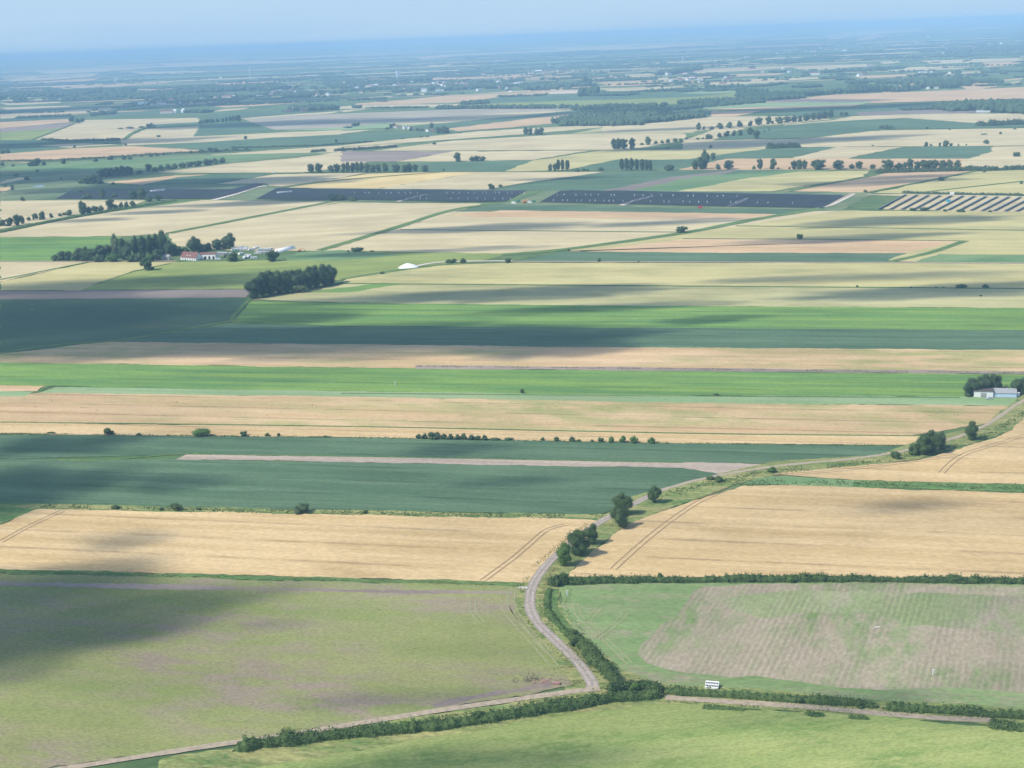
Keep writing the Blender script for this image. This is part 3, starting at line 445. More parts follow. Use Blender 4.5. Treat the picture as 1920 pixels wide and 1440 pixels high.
# near trees along the lane
row('beside the lane between the two golden wheat fields', [(1057, 1062, 45, 36, 'round', 'y'), (1084, 1043, 50, 42), (1111, 1021, 38, 30), (1163, 989, 40, 44, 'bush'), (1168, 966, 42, 38), (1227, 943, 35, 30, 'bush')], group='trees along the lane')
row('by the track at the foot of the upper wheat field', [(1679, 861, 16, 20, 'bush'), (1714, 853, 24, 26, 'bush'), (1730, 853, 38, 32), (1747, 850, 44, 38), (1765, 842, 34, 26, 'round', 'p'), (1823, 825, 35, 28)], group='trees along the farm track')
row('on the track verge where the wheat fields meet', [(1334, 900, 8, 22, 'bush'), (1347, 903, 12, 20, 'bush'), (1448, 886, 12, 18, 'bush', 'y')], 'bush')
row('on the grassy bank above the near left wheat', [(216, 955, 9, 16), (302, 957, 6, 10), (330, 957, 14, 24), (373, 957, 6, 10), (566, 962, 20, 36, 'bush', 'b'), (685, 963, 7, 12)], 'bush')
row('along the ditch under the long tan strip', [(96, 813, 4, 22), (203, 815, 14, 20), (261, 816, 5, 10), (376, 818, 16, 44, 'bush', 'y'), (457, 818, 10, 15), (502, 818, 7, 13), (523, 818, 7, 8), (610, 820, 4, 12)], 'bush')
row('in the thicket on the ditch below the tan strip', [(785, 822, 9, 14), (797, 823, 12, 14), (810, 823, 14, 16), (820, 824, 15, 16), (832, 824, 12, 14), (845, 824, 12, 14), (858, 824, 11, 16), (870, 824, 13, 16), (884, 824, 10, 14), (896, 825, 9, 14), (908, 825, 11, 12), (930, 826, 6, 26), (955, 826, 6, 20)], 'bush', 'b')
row('of the spaced bright row under the tan strip', [(1018, 826, 7, 9), (1044, 827, 9, 12), (1072, 827, 9, 14), (1086, 828, 5, 10), (1110, 829, 6, 7), (1127, 829, 9, 14), (1147, 830, 13, 12, 'bush', 'y'), (1168, 830, 14, 13, 'bush', 'y'), (1188, 831, 13, 19, 'bush', 'y'), (1222, 831, 12, 19, 'bush', 'y')], 'bush')
tree(979, 738, 10, 9, 'bush', 'd', 'small dark bush alone on the edge below the bright green strip', None); tree(1343, 742, 5, 14, 'bush', 'd', 'low flat bush on the green strip, right of the lone bush', None)
row('standing up out of the near hedges', [(1075, 1212, 16, 15, 'bush'), (1104, 1232, 14, 14, 'bush'), (1145, 1268, 17, 16, 'bush'), (1190, 1296, 18, 22, 'bush', 'y'), (900, 1352, 20, 26, 'bush'), (760, 1371, 17, 30, 'bush', 'y'), (1050, 1330, 20, 24, 'bush'), (1500, 1318, 13, 22, 'bush'), (1612, 1326, 14, 24, 'bush'), (1720, 1335, 13, 26, 'bush', 'y'), (1412, 1090, 13, 30, 'bush'), (1480, 1090, 12, 24, 'bush', 'y'), (1800, 1093, 12, 30, 'bush'), (1045, 1100, 15, 18, 'bush')], 'bush', 'd')
tree(1237, 1083, 10, 12, 'bush', 'd', 'small shrub sticking up from the hedge below the right wheat', None)
row('of the clump behind the white shed', [(1814, 743, 26, 20), (1823, 741, 32, 24), (1835, 740, 35, 26), (1848, 739, 37, 26), (1860, 738, 37, 24), (1870, 738, 34, 18)], 'round', 'b', adj='dark')
row('right of the pale blue shed at the frame edge', [(1886, 737, 16, 18, 'bush', 'p'), (1904, 740, 30, 26), (1918, 740, 32, 26), (1935, 740, 33, 26)], 'round', 'b')
row('of the dark copse right of the olive field', [(478, 560, 38, 30), (492, 556, 46, 32), (508, 553, 46, 38), (524, 551, 44, 32), (538, 549, 40, 30), (551, 548, 42, 28), (565, 546, 42, 30), (580, 542, 42, 30), (594, 539, 42, 32), (608, 535, 40, 34), (620, 532, 36, 24), (501, 541, 32, 30), (535, 538, 30, 30), (563, 549, 17, 26, 'bush', 'p')], 'round', 'b', group='trees of the round copse')
tree(277, 507, 24, 23, 'round', 'd', 'lone leaning tree in the pale field below the long copse', None)
row('of the long copse left of the white farm', [(104, 489, 13, 16, 'bush'), (116, 489, 18, 18), (128, 489, 18, 16), (140, 489, 15, 18, 'bush'), (152, 489, 24, 22), (163, 490, 28, 22), (174, 490, 24, 22), (186, 491, 14, 22, 'bush'), (190, 484, 24, 24), (203, 483, 24, 22), (218, 484, 46, 24, 'round', 'p'), (232, 487, 40, 26), (212, 491, 18, 24, 'bush', 'y'), (240, 489, 34, 24), (255, 482, 40, 20), (246, 491, 14, 22, 'bush'), (268, 484, 42, 20), (262, 491, 20, 20, 'bush'), (282, 480, 40, 20, ), (281, 490, 16, 22, 'bush', 'y'), (294, 478, 40, 20), (307, 478, 46, 22), (318, 480, 30, 20), (296, 489, 22, 20), (326, 478, 20, 20)], 'round', 'b', group='trees of the long copse')
row('behind the white farm buildings', [(335, 473, 13, 22, 'bush'), (347, 474, 12, 20, 'bush', 'y'), (364, 473, 30, 28, 'round', 'p'), (377, 472, 16, 20), (391, 470, 15, 18), (409, 468, 20, 22), (433, 467, 30, 26), (424, 467, 24, 18, 'round', 'p')], 'round', 'b')
row('among the caravans at the farm', [(397, 483, 8, 8), (422, 483, 8, 7), (438, 490, 17, 24, 'round', 'd'), (511, 490, 20, 24, 'round', 'd')], 'bush')
row('on the field edge above the white mound', [(653, 473, 5, 6), (671, 472, 9, 28, 'bush', 'b'), (717, 514, 6, 9), (698, 472, 3, 12)], 'bush')
row('along the drove right of the white mound', [(841, 494, 9, 14), (851, 493, 9, 14), (869, 493, 10, 14), (953, 493, 10, 14), (1066, 470, 4, 6), (1124, 491, 8, 9), (1197, 492, 3, 5)], 'bush')
tree(1278, 437, 13, 20, 'round', 'd', 'square-topped dark tree beside the long diagonal ditch', None); tree(1499, 449, 11, 13, 'bush', 'd', 'round bush alone in the pale right field below the solar farm', None)
row('on the boundary in the far right of the ripening wheat', [(1607, 539, 5, 6), (1708, 540, 3, 5), (1755, 540, 3, 6), (1769, 540, 3, 5), (1804, 540, 8, 26), (1847, 540, 8, 15), (1839, 556, 4, 6)], 'bush', 'b')
# left middle distance
row('of the hedge line at the left edge', [(5, 424, 14, 14, 'bush'), (18, 424, 16, 14), (33, 423, 21, 16), (42, 420, 16, 12), (54, 414, 8, 8, 'bush'), (66, 413, 14, 12, 'bush'), (80, 412, 16, 14), (96, 409, 10, 9), (113, 406, 7, 8, 'bush'), (121, 404, 6, 8, 'bush'), (130, 404, 11, 14), (155, 402, 25, 20), (167, 400, 14, 12, 'bush'), (178, 397, 12, 16, 'bush'), (190, 396, 12, 14, 'bush'), (207, 394, 22, 18), (217, 392, 10, 12, 'bush'), (228, 390, 12, 10, 'bush'), (238, 389, 13, 10, 'bush'), (249, 387, 12, 14, 'bush')], 'round', 'b')
row('of the clump over the left solar panels', [(42, 377, 9, 10, 'bush'), (165, 373, 12, 20, 'bush'), (192, 373, 20, 12), (215, 370, 8, 12, 'bush'), (251, 373, 16, 18), (266, 374, 22, 18), (280, 378, 12, 18, 'bush'), (297, 377, 14, 18, 'bush'), (640, 376, 12, 28, 'bush'), (660, 377, 9, 20, 'bush'), (625, 376, 12, 24, 'bush')], 'round', 'b')
row('of the dark wood by the marsh', [(152, 344, 10, 18, 'bush'), (163, 345, 15, 18), (175, 345, 18, 18), (187, 345, 14, 16), (190, 333, 15, 14), (200, 333, 18, 14), (210, 332, 17, 14), (220, 331, 18, 14), (230, 330, 19, 14), (240, 329, 17, 14), (247, 328, 14, 10)], 'round', 'b')
row('of the scrub belt rising right of the marsh wood', [(262, 326, 8, 16, 'bush'), (279, 322, 15, 14), (290, 322, 10, 16, 'bush'), (302, 320, 12, 16, 'bush'), (315, 318, 12, 16, 'bush'), (328, 317, 12, 16, 'bush'), (342, 315, 11, 16, 'bush'), (357, 313, 11, 18, 'bush'), (372, 312, 12, 18, 'bush'), (388, 310, 13, 18, 'bush'), (403, 308, 13, 16, 'bush'), (418, 306, 12, 16, 'bush')], 'round', 'b')
row('on the bank of the marsh edge, spaced apart', [(5, 311, 8, 9, 'bush'), (25, 312, 5, 8, 'bush'), (58, 312, 10, 12), (69, 311, 14, 16), (82, 310, 9, 12, 'bush'), (120, 307, 10, 11), (180, 303, 7, 10, 'bush'), (208, 300, 9, 14, 'bush'), (233, 299, 8, 12, 'bush'), (243, 299, 7, 10, 'bush'), (265, 294, 6, 6, 'bush'), (284, 294, 7, 8, 'bush'), (294, 293, 7, 7, 'bush'), (306, 291, 6, 7, 'bush'), (358, 288, 6, 10, 'bush'), (378, 287, 8, 12, 'bush'), (396, 285, 9, 16), (404, 285, 8, 12), (425, 283, 6, 10, 'bush'), (440, 283, 6, 10, 'bush'), (461, 282, 6, 8, 'bush')], 'round', 'b')
row('on the pasture edge by the pond', [(22, 350, 5, 12, 'bush'), (50, 338, 8, 12, 'bush'), (8, 350, 6, 14, 'bush'), (23, 357, 8, 7), (150, 361, 5, 8, 'bush'), (115, 336, 4, 5, 'bush'), (30, 331, 5, 14, 'bush'), (70, 322, 5, 8, 'bush'), (212, 346, 5, 9, 'bush')], 'bush', 'b')
row('of the small group at the far left edge', [(6, 288, 8, 10), (14, 287, 9, 12), (140, 277, 6, 6), (233, 272, 5, 5), (237, 273, 5, 4), (297, 257, 4, 8), (461, 261, 7, 7), (630, 268, 8, 6), (200, 270, 4, 12)], 'bush', 'b')
row('of the clump between the pale fields, upper left', [(135, 228, 11, 12), (146, 231, 10, 12), (155, 229, 9, 10), (177, 218, 9, 14), (192, 216, 9, 14), (278, 240, 8, 6), (284, 240, 10, 7), (289, 240, 8, 6), (244, 241, 4, 22, 'bush'), (226, 242, 3, 14, 'bush'), (265, 240, 4, 14, 'bush')], 'round', 'b')
row('of the poplar belt above the teal triangle', [(376, 232, 7, 12, 'bush'), (388, 231, 9, 14, 'bush'), (398, 230, 8, 10), (408, 229, 7, 8), (418, 229, 8, 7), (425, 229, 10, 6, 'tall'), (432, 228, 10, 6, 'tall'), (438, 228, 11, 6, 'tall'), (444, 228, 12, 6, 'tall'), (449, 228, 12, 6, 'tall')], 'round', 'b')
# centre
row('of the tree line along the road, centre left', [(583, 324, 17, 13), (598, 324, 18, 15), (620, 323, 13, 12), (632, 323, 16, 14), (644, 323, 17, 10), (652, 324, 20, 9, 'tall'), (662, 323, 18, 8, 'tall'), (670, 323, 19, 8, 'tall'), (678, 323, 19, 8, 'tall'), (688, 323, 17, 12), (699, 323, 14, 14), (710, 322, 14, 12), (722, 322, 16, 14), (743, 323, 16, 14), (760, 323, 15, 14), (768, 322, 16, 12), (779, 322, 14, 10), (797, 323, 14, 13), (832, 322, 6, 6, 'bush')], 'round', 'b')
row('on the green field edge, centre', [(858, 303, 17, 14), (885, 302, 9, 12), (894, 302, 10, 14), (905, 302, 9, 14)], 'round', 'b'); tree(921, 355, 11, 14, 'round', 'd', 'larger of two round bushes above the solar farm', 'pair of bushes above the solar farm'); tree(938, 351, 6, 11, 'bush', 'd', 'smaller of two round bushes above the solar farm', 'pair of bushes above the solar farm')
row('of the poplar group right of the green field', [(1032, 321, 14, 10, 'round'), (1041, 321, 15, 10, 'round'), (1047, 320, 21, 7), (1055, 320, 21, 7), (1064, 320, 20, 8), (1082, 322, 7, 14, 'bush'), (1094, 321, 6, 12, 'bush'), (1102, 321, 5, 6, 'bush'), (1127, 321, 8, 14, 'bush')], 'tall', 'b')
row('of the dense poplar row in the centre right', [(1166, 320, 22, 8), (1175, 320, 23, 8), (1184, 320, 23, 8), (1194, 320, 22, 8), (1204, 320, 22, 8), (1212, 320, 21, 8), (1219, 320, 20, 8), (1256, 320, 13, 24, 'bush')], 'tall', 'b')
row('of the clump in the pale field, upper centre', [(986, 253, 15, 12), (995, 253, 14, 11), (1006, 253, 13, 11), (1015, 253, 14, 11)], 'round', 'b')
row('of the dark clump and hedge, upper centre right', [(1152, 280, 20, 12), (1160, 280, 21, 13), (1170, 280, 20, 12), (1185, 279, 20, 14), (1203, 272, 5, 9, 'bush'), (1215, 272, 16, 12), (1230, 270, 7, 9, 'bush'), (1241, 269, 7, 9, 'bush'), (1252, 268, 8, 10, 'bush'), (1266, 267, 9, 11, 'bush'), (1277, 267, 8, 10, 'bush'), (814, 271, 5, 10, 'bush'), (1251, 278, 3, 8, 'bush')], 'round', 'b')
row('of the small farm in the upper centre', [(727, 243, 5, 12, 'bush'), (733, 241, 9, 9), (738, 240, 9, 8), (770, 245, 6, 10, 'bush'), (782, 245, 6, 10, 'bush'), (792, 246, 6, 10, 'bush'), (810, 240, 10, 8), (822, 250, 12, 12), (832, 250, 14, 14), (838, 250, 12, 12), (862, 250, 3, 12, 'bush'), (790, 258, 3, 10, 'bush'), (802, 257, 3, 10, 'bush'), (755, 261, 3, 8, 'bush')], 'round', 'b')
# right: the avenue
row('of the upper avenue of round trees', [(1310, 244, 14, 11), (1320, 244, 8, 5), (1335, 243, 7, 12, 'bush'), (1350, 242, 12, 13), (1368, 240, 12, 14), (1386, 238, 12, 13), (1407, 237, 11, 10), (1423, 235, 15, 15), (1441, 233, 15, 12), (1448, 232, 6, 6, 'bush'), (1460, 232, 13, 16), (1476, 230, 12, 14), (1489, 229, 13, 14), (1500, 228, 12, 12), (1512, 227, 14, 13), (1525, 225, 14, 14), (1536, 224, 14, 12), (1546, 222, 15, 14), (1558, 220, 14, 14), (1577, 217, 7, 6), (1586, 217, 7, 10)], 'round', 'b')
row('of the lower avenue of round trees', [(1308, 262, 4, 8, 'bush'), (1318, 261, 4, 7, 'bush'), (1329, 261, 10, 14), (1349, 258, 9, 10), (1363, 256, 11, 13), (1376, 255, 11, 10), (1388, 254, 11, 11), (1407, 253, 14, 15), (1419, 261, 17, 12), (1433, 247, 4, 5, 'bush'), (1442, 245, 4, 5, 'bush'), (1287, 262, 5, 8, 'bush'), (1332, 278, 7, 8, 'bush')], 'round', 'b')
row('of the tree row across the pink stubble', [(1303, 318, 18, 12), (1314, 318, 24, 16), (1322, 317, 37, 18), (1337, 300, 14, 9), (1346, 318, 11, 12), (1366, 318, 18, 18), (1414, 318, 8, 8, 'bush'), (1425, 318, 21, 11), (1449, 318, 21, 12), (1459, 317, 4, 5, 'bush'), (1480, 318, 6, 5, 'bush'), (1489, 318, 17, 14), (1499, 318, 19, 14), (1508, 318, 18, 12), (1534, 318, 19, 25), (1572, 318, 18, 21), (1597, 317, 10, 12), (1611, 317, 15, 14), (1637, 317, 9, 11), (1665, 318, 19, 21), (1685, 317, 12, 16), (1696, 317, 13, 14), (1706, 317, 19, 15), (1720, 318, 16, 12), (1732, 318, 18, 14), (1742, 317, 17, 12), (1752, 317, 18, 14), (1768, 317, 17, 18), (1780, 317, 18, 14), (1795, 317, 17, 13)], 'round', 'b', group='trees of the row across the pink stubble')
row('beside the green field at the upper right', [(1737, 275, 9, 8), (1745, 274, 5, 6, 'bush'), (1762, 275, 8, 6), (1774, 275, 12, 12), (1783, 274, 6, 8, 'bush'), (1797, 274, 5, 4, 'bush'), (1812, 273, 4, 4, 'bush'), (1849, 270, 9, 13, 'bush'), (1907, 294, 10, 15, 'bush'), (1738, 242, 5, 6, 'bush'), (1780, 244, 3, 5, 'bush'), (1876, 252, 5, 5, 'tall'), (1845, 253, 3, 14, 'bush'), (1903, 243, 3, 8, 'bush'), (1636, 274, 3, 5, 'bush'), (1344, 238, 3, 5, 'bush')], 'round', 'b')
row('right of the solar farm on field corners', [(1622, 361, 6, 9), (1764, 339, 8, 13), (1915, 345, 5, 9), (1712, 395, 6, 12), (1732, 395, 7, 18), (1772, 397, 5, 9), (1802, 398, 7, 20), (1857, 398, 5, 8), (1846, 323, 6, 10), (1880, 319, 4, 16)], 'bush', 'b')
print('TREES', ntree)
# ------------------------------------------------------------------ hedges
def hedge(pts, w, hpx_or_m, label, mat, seed=1, dens=9, leaf=.30, name='hedge', group=None):
    r = random.Random(seed); P = smooth([G(*p) for p in pts], 8); V = []; Fc = []; n = len(P)
    # core, bumpy in height and width
    rings = []; seglen = []
    Q = []
    for i in range(n-1):
        L = (P[i+1]-P[i]).length; k = max(1, int(L/1.5))
        for j in range(k): Q.append(P[i].lerp(P[i+1], j/k))
    Q.append(P[-1]); M = 9; hs = []
    for i, p in enumerate(Q):
        d = (Q[min(i+1, len(Q)-1)]-Q[max(i-1, 0)]).normalized(); nr = Vector((-d.y, d.x, 0))
        e = min(1, min(i, len(Q)-1-i)/2+.25); hh = hpx_or_m*(1+.45*noise.noise(Vector((p.x*.06, p.y*.06, seed)))+.55*noise.noise(Vector((p.x*.23, p.y*.23, seed))))*e; ww = w*(1+.5*noise.noise(Vector((p.x*.09, p.y*.09, seed+5)))+.35*noise.noise(Vector((p.x*.4, p.y*.4, seed+5))))*e
        hs.append((p, nr, d, hh, ww)); k = len(V)
        for j in range(M): t = math.pi*j/(M-1); s = 1+.18*noise.noise(p*.9+Vector((0, 0, j))); V.append(p+nr*(math.cos(t)*ww*.46*s)+Vector((0, 0, abs(math.sin(t))**.6*hh*.88*s)))
        if i:
            for j in range(M-1): Fc.append((k-M+j, k-M+j+1, k+j+1, k+j))
    for (p, nr, d, hh, ww) in hs:
        for _ in range(int(dens*(hh+ww)/2)):
            t = r.uniform(0, math.pi); o = nr*(math.cos(t)*ww*.5)+Vector((0, 0, max(.1, math.sin(t))**.6*hh)); q = p+d*r.uniform(-.8, .8)+o*(r.uniform(.88, 1.12) if r.random() < .85 else r.uniform(1.05, 1.4))
            nm = (o.normalized()+Vector((r.gauss(0, .5), r.gauss(0, .5), r.gauss(0, .5)+.2))).normalized(); u = nm.orthogonal().normalized(); u = Matrix.Rotation(r.uniform(0, 6.28), 3, nm) @ u; x = nm.cross(u); s = leaf*r.uniform(.6, 1.5); k = len(V)
            V += [q-u*s, q-x*s*.8+nm*s*.2, q+u*s, q+x*s*.8]; Fc.append((k, k+1, k+2, k+3))
    o = link(name, mesh_np(name, V, Fc), mat); return tag(o, label, 'hedge', group, 'thing')
hedge([(440, 1408), (560, 1391), (700, 1376), (800, 1367), (900, 1353), (1000, 1338), (1100, 1322), (1180, 1310), (1240, 1306)], 5.5, 3.4, 'tall thick hedge below the lower left track', LEAFH, 1, 16, .30)
hedge([(1140, 1300), (1170, 1294), (1205, 1290), (1242, 1298)], 4.5, 3.0, 'short dense hedge block at the lane junction', LEAFH, 2, 16)
hedge([(1246, 1300), (1330, 1305), (1450, 1313), (1560, 1320), (1645, 1327)], 3.6, 2.4, 'hedge between the sown field and the right track, left length', LEAFH, 3, 15)
hedge([(1658, 1330), (1760, 1336), (1850, 1342), (1960, 1349)], 3.6, 2.4, 'hedge beyond the gap above the right track', LEAFH, 4, 15)
hedge([(1855, 1361), (1890, 1366), (1960, 1374)], 4.2, 2.4, 'short hedge at the right end of the lower track', LEAFH, 5, 14)
hedge([(1318, 1328), (1350, 1329), (1402, 1333)], 2.2, 1.0, 'low scrub strip under the right track, left patch', GRASSG, 6, 14, name='low_hedge'); hedge([(1510, 1341), (1545, 1343)], 2.2, 1.0, 'low scrub strip under the right track, middle patch', GRASSG, 7, 14, name='low_hedge'); hedge([(1592, 1347), (1628, 1349)], 2.2, 1.0, 'low scrub strip under the right track, right patch', GRASSG, 8, 14, name='low_hedge')
hedge([(1035, 1097), (1060, 1094), (1200, 1092), (1300, 1090), (1400, 1089), (1500, 1089), (1640, 1090), (1760, 1092), (1960, 1094)], 4.0, 2.7, 'long hedge between the right wheat and the sown field', LEAFH, 9, 14, .32)
hedge([(1030, 1098), (1052, 1094), (1062, 1092)], 5, 3.6, 'dark hedge end where the long hedge meets the lane', LEAFH, 10, 16)
hedge([(1068, 1190), (1085, 1206), (1100, 1220), (1118, 1242), (1135, 1256), (1150, 1275), (1160, 1290)], 4.6, 2.8, 'hedge running down right of the lane to the junction', LEAFH, 11, 16)
hedge([(1030, 1105), (1026, 1130), (1030, 1152), (1050, 1176), (1068, 1194)], 3, 1.2, 'low green ditch growth along the lane bend', GRASSG, 12, 14, name='low_hedge')
hedge([(1640, 325), (1720, 323), (1800, 321), (1960, 317)], 9, 6, 'thin dark hedge under the tree row on the far right', LEAFB, 13, 2.5, 1.0)
hedge([(0, 437), (130, 410), (230, 393), (330, 377)], 8, 2.2, 'low green hedge bank along the left tree line', GRASSG, 14, 2.5, .7)
hedge([(582, 286), (612, 284)], 7, 5, 'short hedge length in the pale field, left one of two', LEAFB, 15, 3, .9); hedge([(626, 284), (745, 276)], 8, 5, 'longer hedge length in the pale field, right of two', LEAFB, 16, 3, .9)
hedge([(432, 278), (560, 275), (620, 272), (700, 266)], 8, 3, 'hedge under the wide teal field', LEAFB, 17, 2.5, .9)
hedge([(0, 303), (60, 302), (130, 300), (260, 292), (330, 288), (470, 282)], 9, 3, 'hedge bank along the top of the marsh', LEAFB, 18, 2.2, .9)
hedge([(1830, 237), (1960, 232)], 16, 9, 'dark hedge above the pale field at the right edge', LEAFB, 19, 3, 1.3); hedge([(1646, 242), (1676, 241)], 14, 6, 'short dark hedge inside the upper right green field', LEAFB, 20, 3, 1.2)
hedge([(1437, 279), (1500, 276)], 16, 7, 'dark hedge strip above the small teal field', LEAFB, 21, 3, 1.2); hedge([(80, 263), (130, 266), (226, 263)], 14, 5, 'dark hedge at the left between pale fields', LEAFB, 22, 3, 1.2)
hedge([(1690, 362), (1760, 364), (1920, 367)], 5, 2.6, 'thin hedge behind the half-built solar field', LEAFB, 23, 2, .8)
# rough grass along the verges: nobody could count it
def tufts(paths, label, mat, seed, leaf=.35):
    r = random.Random(seed); V = []; Fc = []
    for pts, w, step, hh in paths:
        P = smooth([G(*p) for p in pts], 6)
        for i in range(len(P)-1):
            L = (P[i+1]-P[i]).length; d = (P[i+1]-P[i]).normalized(); nr = Vector((-d.y, d.x, 0))
            for _ in range(int(L/step*w)):
                q = P[i]+d*r.uniform(0, L)+nr*r.gauss(0, w*.33)
                if noise.noise(q*.09) < -.15: continue
                for _ in range(3):
                    a = r.uniform(0, 3.14); u = Vector((math.cos(a), math.sin(a), 0)); s = leaf*r.uniform(.5, 1.4); tip = q+Vector((r.gauss(0, .2), r.gauss(0, .2), hh*r.uniform(.5, 1.3))); k = len(V)
                    V += [q-u*s+Vector((0, 0, .02)), q+u*s+Vector((0, 0, .02)), tip]; Fc.append((k, k+1, k+2))
    return tag(link('rough_grass', mesh_np('rough_grass', V, Fc), mat), label, None, None, 'stuff')
lane = [(1112, 1293), (1085, 1245), (1050, 1210), (1018, 1180), (999, 1155), (993, 1130), (997, 1105), (1008, 1082), (1026, 1059), (1048, 1038), (1085, 1008), (1120, 983), (1148, 967), (1190, 945), (1240, 920)]
tufts([([(x+22, y) for x, y in lane[:8]], 5, .5, .5), ([(x-18, y) for x, y in lane[:12]], 3, .5, .5), ([(x+14, y+8) for x, y in lane[7:]], 3.5, .5, .5), ([(0, 1073), (640, 1089), (980, 1099)], 3, .6, .6), ([(1040, 1180), (1075, 1220), (1120, 1265), (1135, 1290)], 4, .5, .6), ([(1060, 1250), (1070, 1270), (1090, 1282)], 9, .4, .5),
       ([(1070, 1105), (1062, 1130), (1068, 1155), (1100, 1195), (1160, 1262)], 2, .6, .5)], 'rough yellow-green grass on the lane verges', GRASSY, 31)
tufts([([(80, 950), (640, 962), (1130, 969)], 6, .9, .7), ([(0, 814), (640, 821), (1280, 832), (1700, 836)], 3, 1.2, .7), ([(1350, 905), (1500, 905), (1960, 918)], 8, 1.0, .7), ([(1260, 925), (1420, 889), (1600, 870), (1720, 850), (1860, 812), (1960, 745)], 7, .9, .7), ([(1300, 1092), (1640, 1095), (1960, 1098)], 1.5, .8, .4),
       ([(450, 1400), (800, 1350), (1060, 1306)], 3, .5, .5), ([(1250, 1316), (1500, 1330), (1850, 1350)], 2, .5, .5), ([(1250, 1303), (1500, 1322), (1850, 1345)], 2.5, .5, .5), ([(780, 687), (1960, 700)], 4, 1.2, .6), ([(0, 793), (640, 800), (1280, 813), (1735, 818)], 1.5, 2, .5)], 'darker green grass along ditches and field edges', GRASSG, 32, .4)
def weeds(polys, label, mat, seed):
    r = random.Random(seed); V = []; Fc = []
    for (x0, y0, x1, y1), n, s0 in polys:
        for _ in range(n):
            c = G(r.uniform(x0, x1), r.uniform(y0, y1))
            if noise.noise(c*.03) < -.05: continue
            for _ in range(r.randint(3, 9)):
                q = c+Vector((r.gauss(0, s0*2.2), r.gauss(0, s0), 0)); a = r.uniform(0, 3.14); u = Vector((math.cos(a), math.sin(a), 0)); s = s0*r.uniform(.4, .9); k = len(V)
                V += [q-u*s, q+u*s, q+Vector((0, 0, s0*r.uniform(.5, 1.2)))]; Fc.append((k, k+1, k+2))
    return tag(link('weeds', mesh_np('weeds', V, Fc), mat), label, None, None, 'stuff')
weeds([((0, 1110, 950, 1290), 260, .5), ((0, 1290, 640, 1400), 120, .45), ((1330, 1130, 1920, 1270), 160, .45)], 'dark green weed patches in the weedy fields', GRASSG, 41)
weeds([((60, 965, 980, 1070), 110, .35), ((1150, 960, 1900, 1070), 60, .35), ((200, 650, 1900, 690), 110, .5), ((0, 750, 1800, 800), 160, .6)], 'weeds scattered in the standing wheat', LEAF, 42)
# dead brushwood, branches and rubble by the lane
def brush(V, Fc):
    r = random.Random(5); o = G(992, 1276)
    for i in range(46):
        a = r.uniform(-.5, 3.6); b = o+Vector((r.gauss(0, 3.5), r.gauss(0, 1.5), .1)); L = r.uniform(1, 3.2); e = b+Vector((math.cos(a)*L, math.sin(a)*L*.5, r.uniform(.1, 1.2))); tube(V, Fc, b, e, .12, .03, 4)
def snag(V, Fc):
    o = Vector((0, 0, 0))
    for dx in (0,): b = o+Vector((dx-1, 0, 0)); tube(V, Fc, b, b+Vector((1.5, 1.2, 4.2-dx*.5)), .16, .04, 5); tube(V, Fc, b+Vector((.7, .6, 2)), b+Vector((2.0, .6, 3.1)), .08, .03, 4)
V, Fc = [], []; brush(V, Fc); tag(link('brushwood_pile', mesh_np('brushwood', V, Fc), DEADWOOD), 'heap of bare dead branches at the field corner by the lane', 'brushwood', kind='thing')
def rubble(V, Fc, o, n, sx, s, seed):
    r = random.Random(seed)
    for i in range(n): box(V, Fc, o+Vector((r.gauss(0, sx), r.gauss(0, sx*.5), s*.4)), (s*r.uniform(.5, 1.8), s*r.uniform(.5, 1.2), s*r.uniform(.5, 1.2)), r.uniform(0, 3))
bp_ = bpy.data.objects['brushwood_pile']
for dx, k_ in ((0, 1), (1.6, .8), (3.4, .6)): q_ = part('branch', bp_, DEADWOOD, snag); q_.location = G(992, 1276)+Vector((dx, 0, 0)); q_.scale = (1, 1, k_)
V, Fc = [], []; rubble(V, Fc, G(1022, 1279), 40, 2.4, .5, 3); box(V, Fc, G(1043, 1284)+Vector((0, 0, .5)), (2.6, 1.4, 1.0), A0+.05); tag(link('brick_rubble', mesh_np('rubble', V, Fc), BRICK), 'low heap of reddish brick rubble by the lane corner', 'rubble', kind='thing')
V, Fc = [], []; rubble(V, Fc, G(983, 1104), 16, .9, .8, 4); tag(link('rubble_heap', mesh_np('rubble', V, Fc), CONC), 'small pale heap of concrete beside the lane bend', 'rubble', kind='thing')
for x, y, n in ((1645, 1177, 3), (1750, 1267, 1), (741, 724, 1), (1064, 1118, 1), (60, 581, 3)):
    o = G(x, y); V, Fc = [], []
    if n == 1: hh = 2.2 if y > 800 else 3.2; box(V, Fc, o+Vector((0, 0, hh/2)), (.45, .3, hh), .3); box(V, Fc, o+Vector((0, 0, hh+.12)), (.6, .45, .24), .3)
    else:
        for k in range(6): box(V, Fc, o+Vector((.35*k-.9, .2*(k % 3), .18)), (.5, .4, .3), k*.7)
    lab = {1645: 'scrap of white sheeting lying in the sown field', 1750: 'small white marker post in the lower sown field', 741: 'white post at the foot of the bright green strip', 1064: 'tiny pale marker by the top corner of the green field', 60: 'white scrap lying in the dark field on the left'}[x]
    tag(link('marker_post' if n == 1 else 'sheeting_scrap', mesh_np('marker', V, Fc), WHITE), lab, 'post' if n == 1 else 'litter', kind='thing')

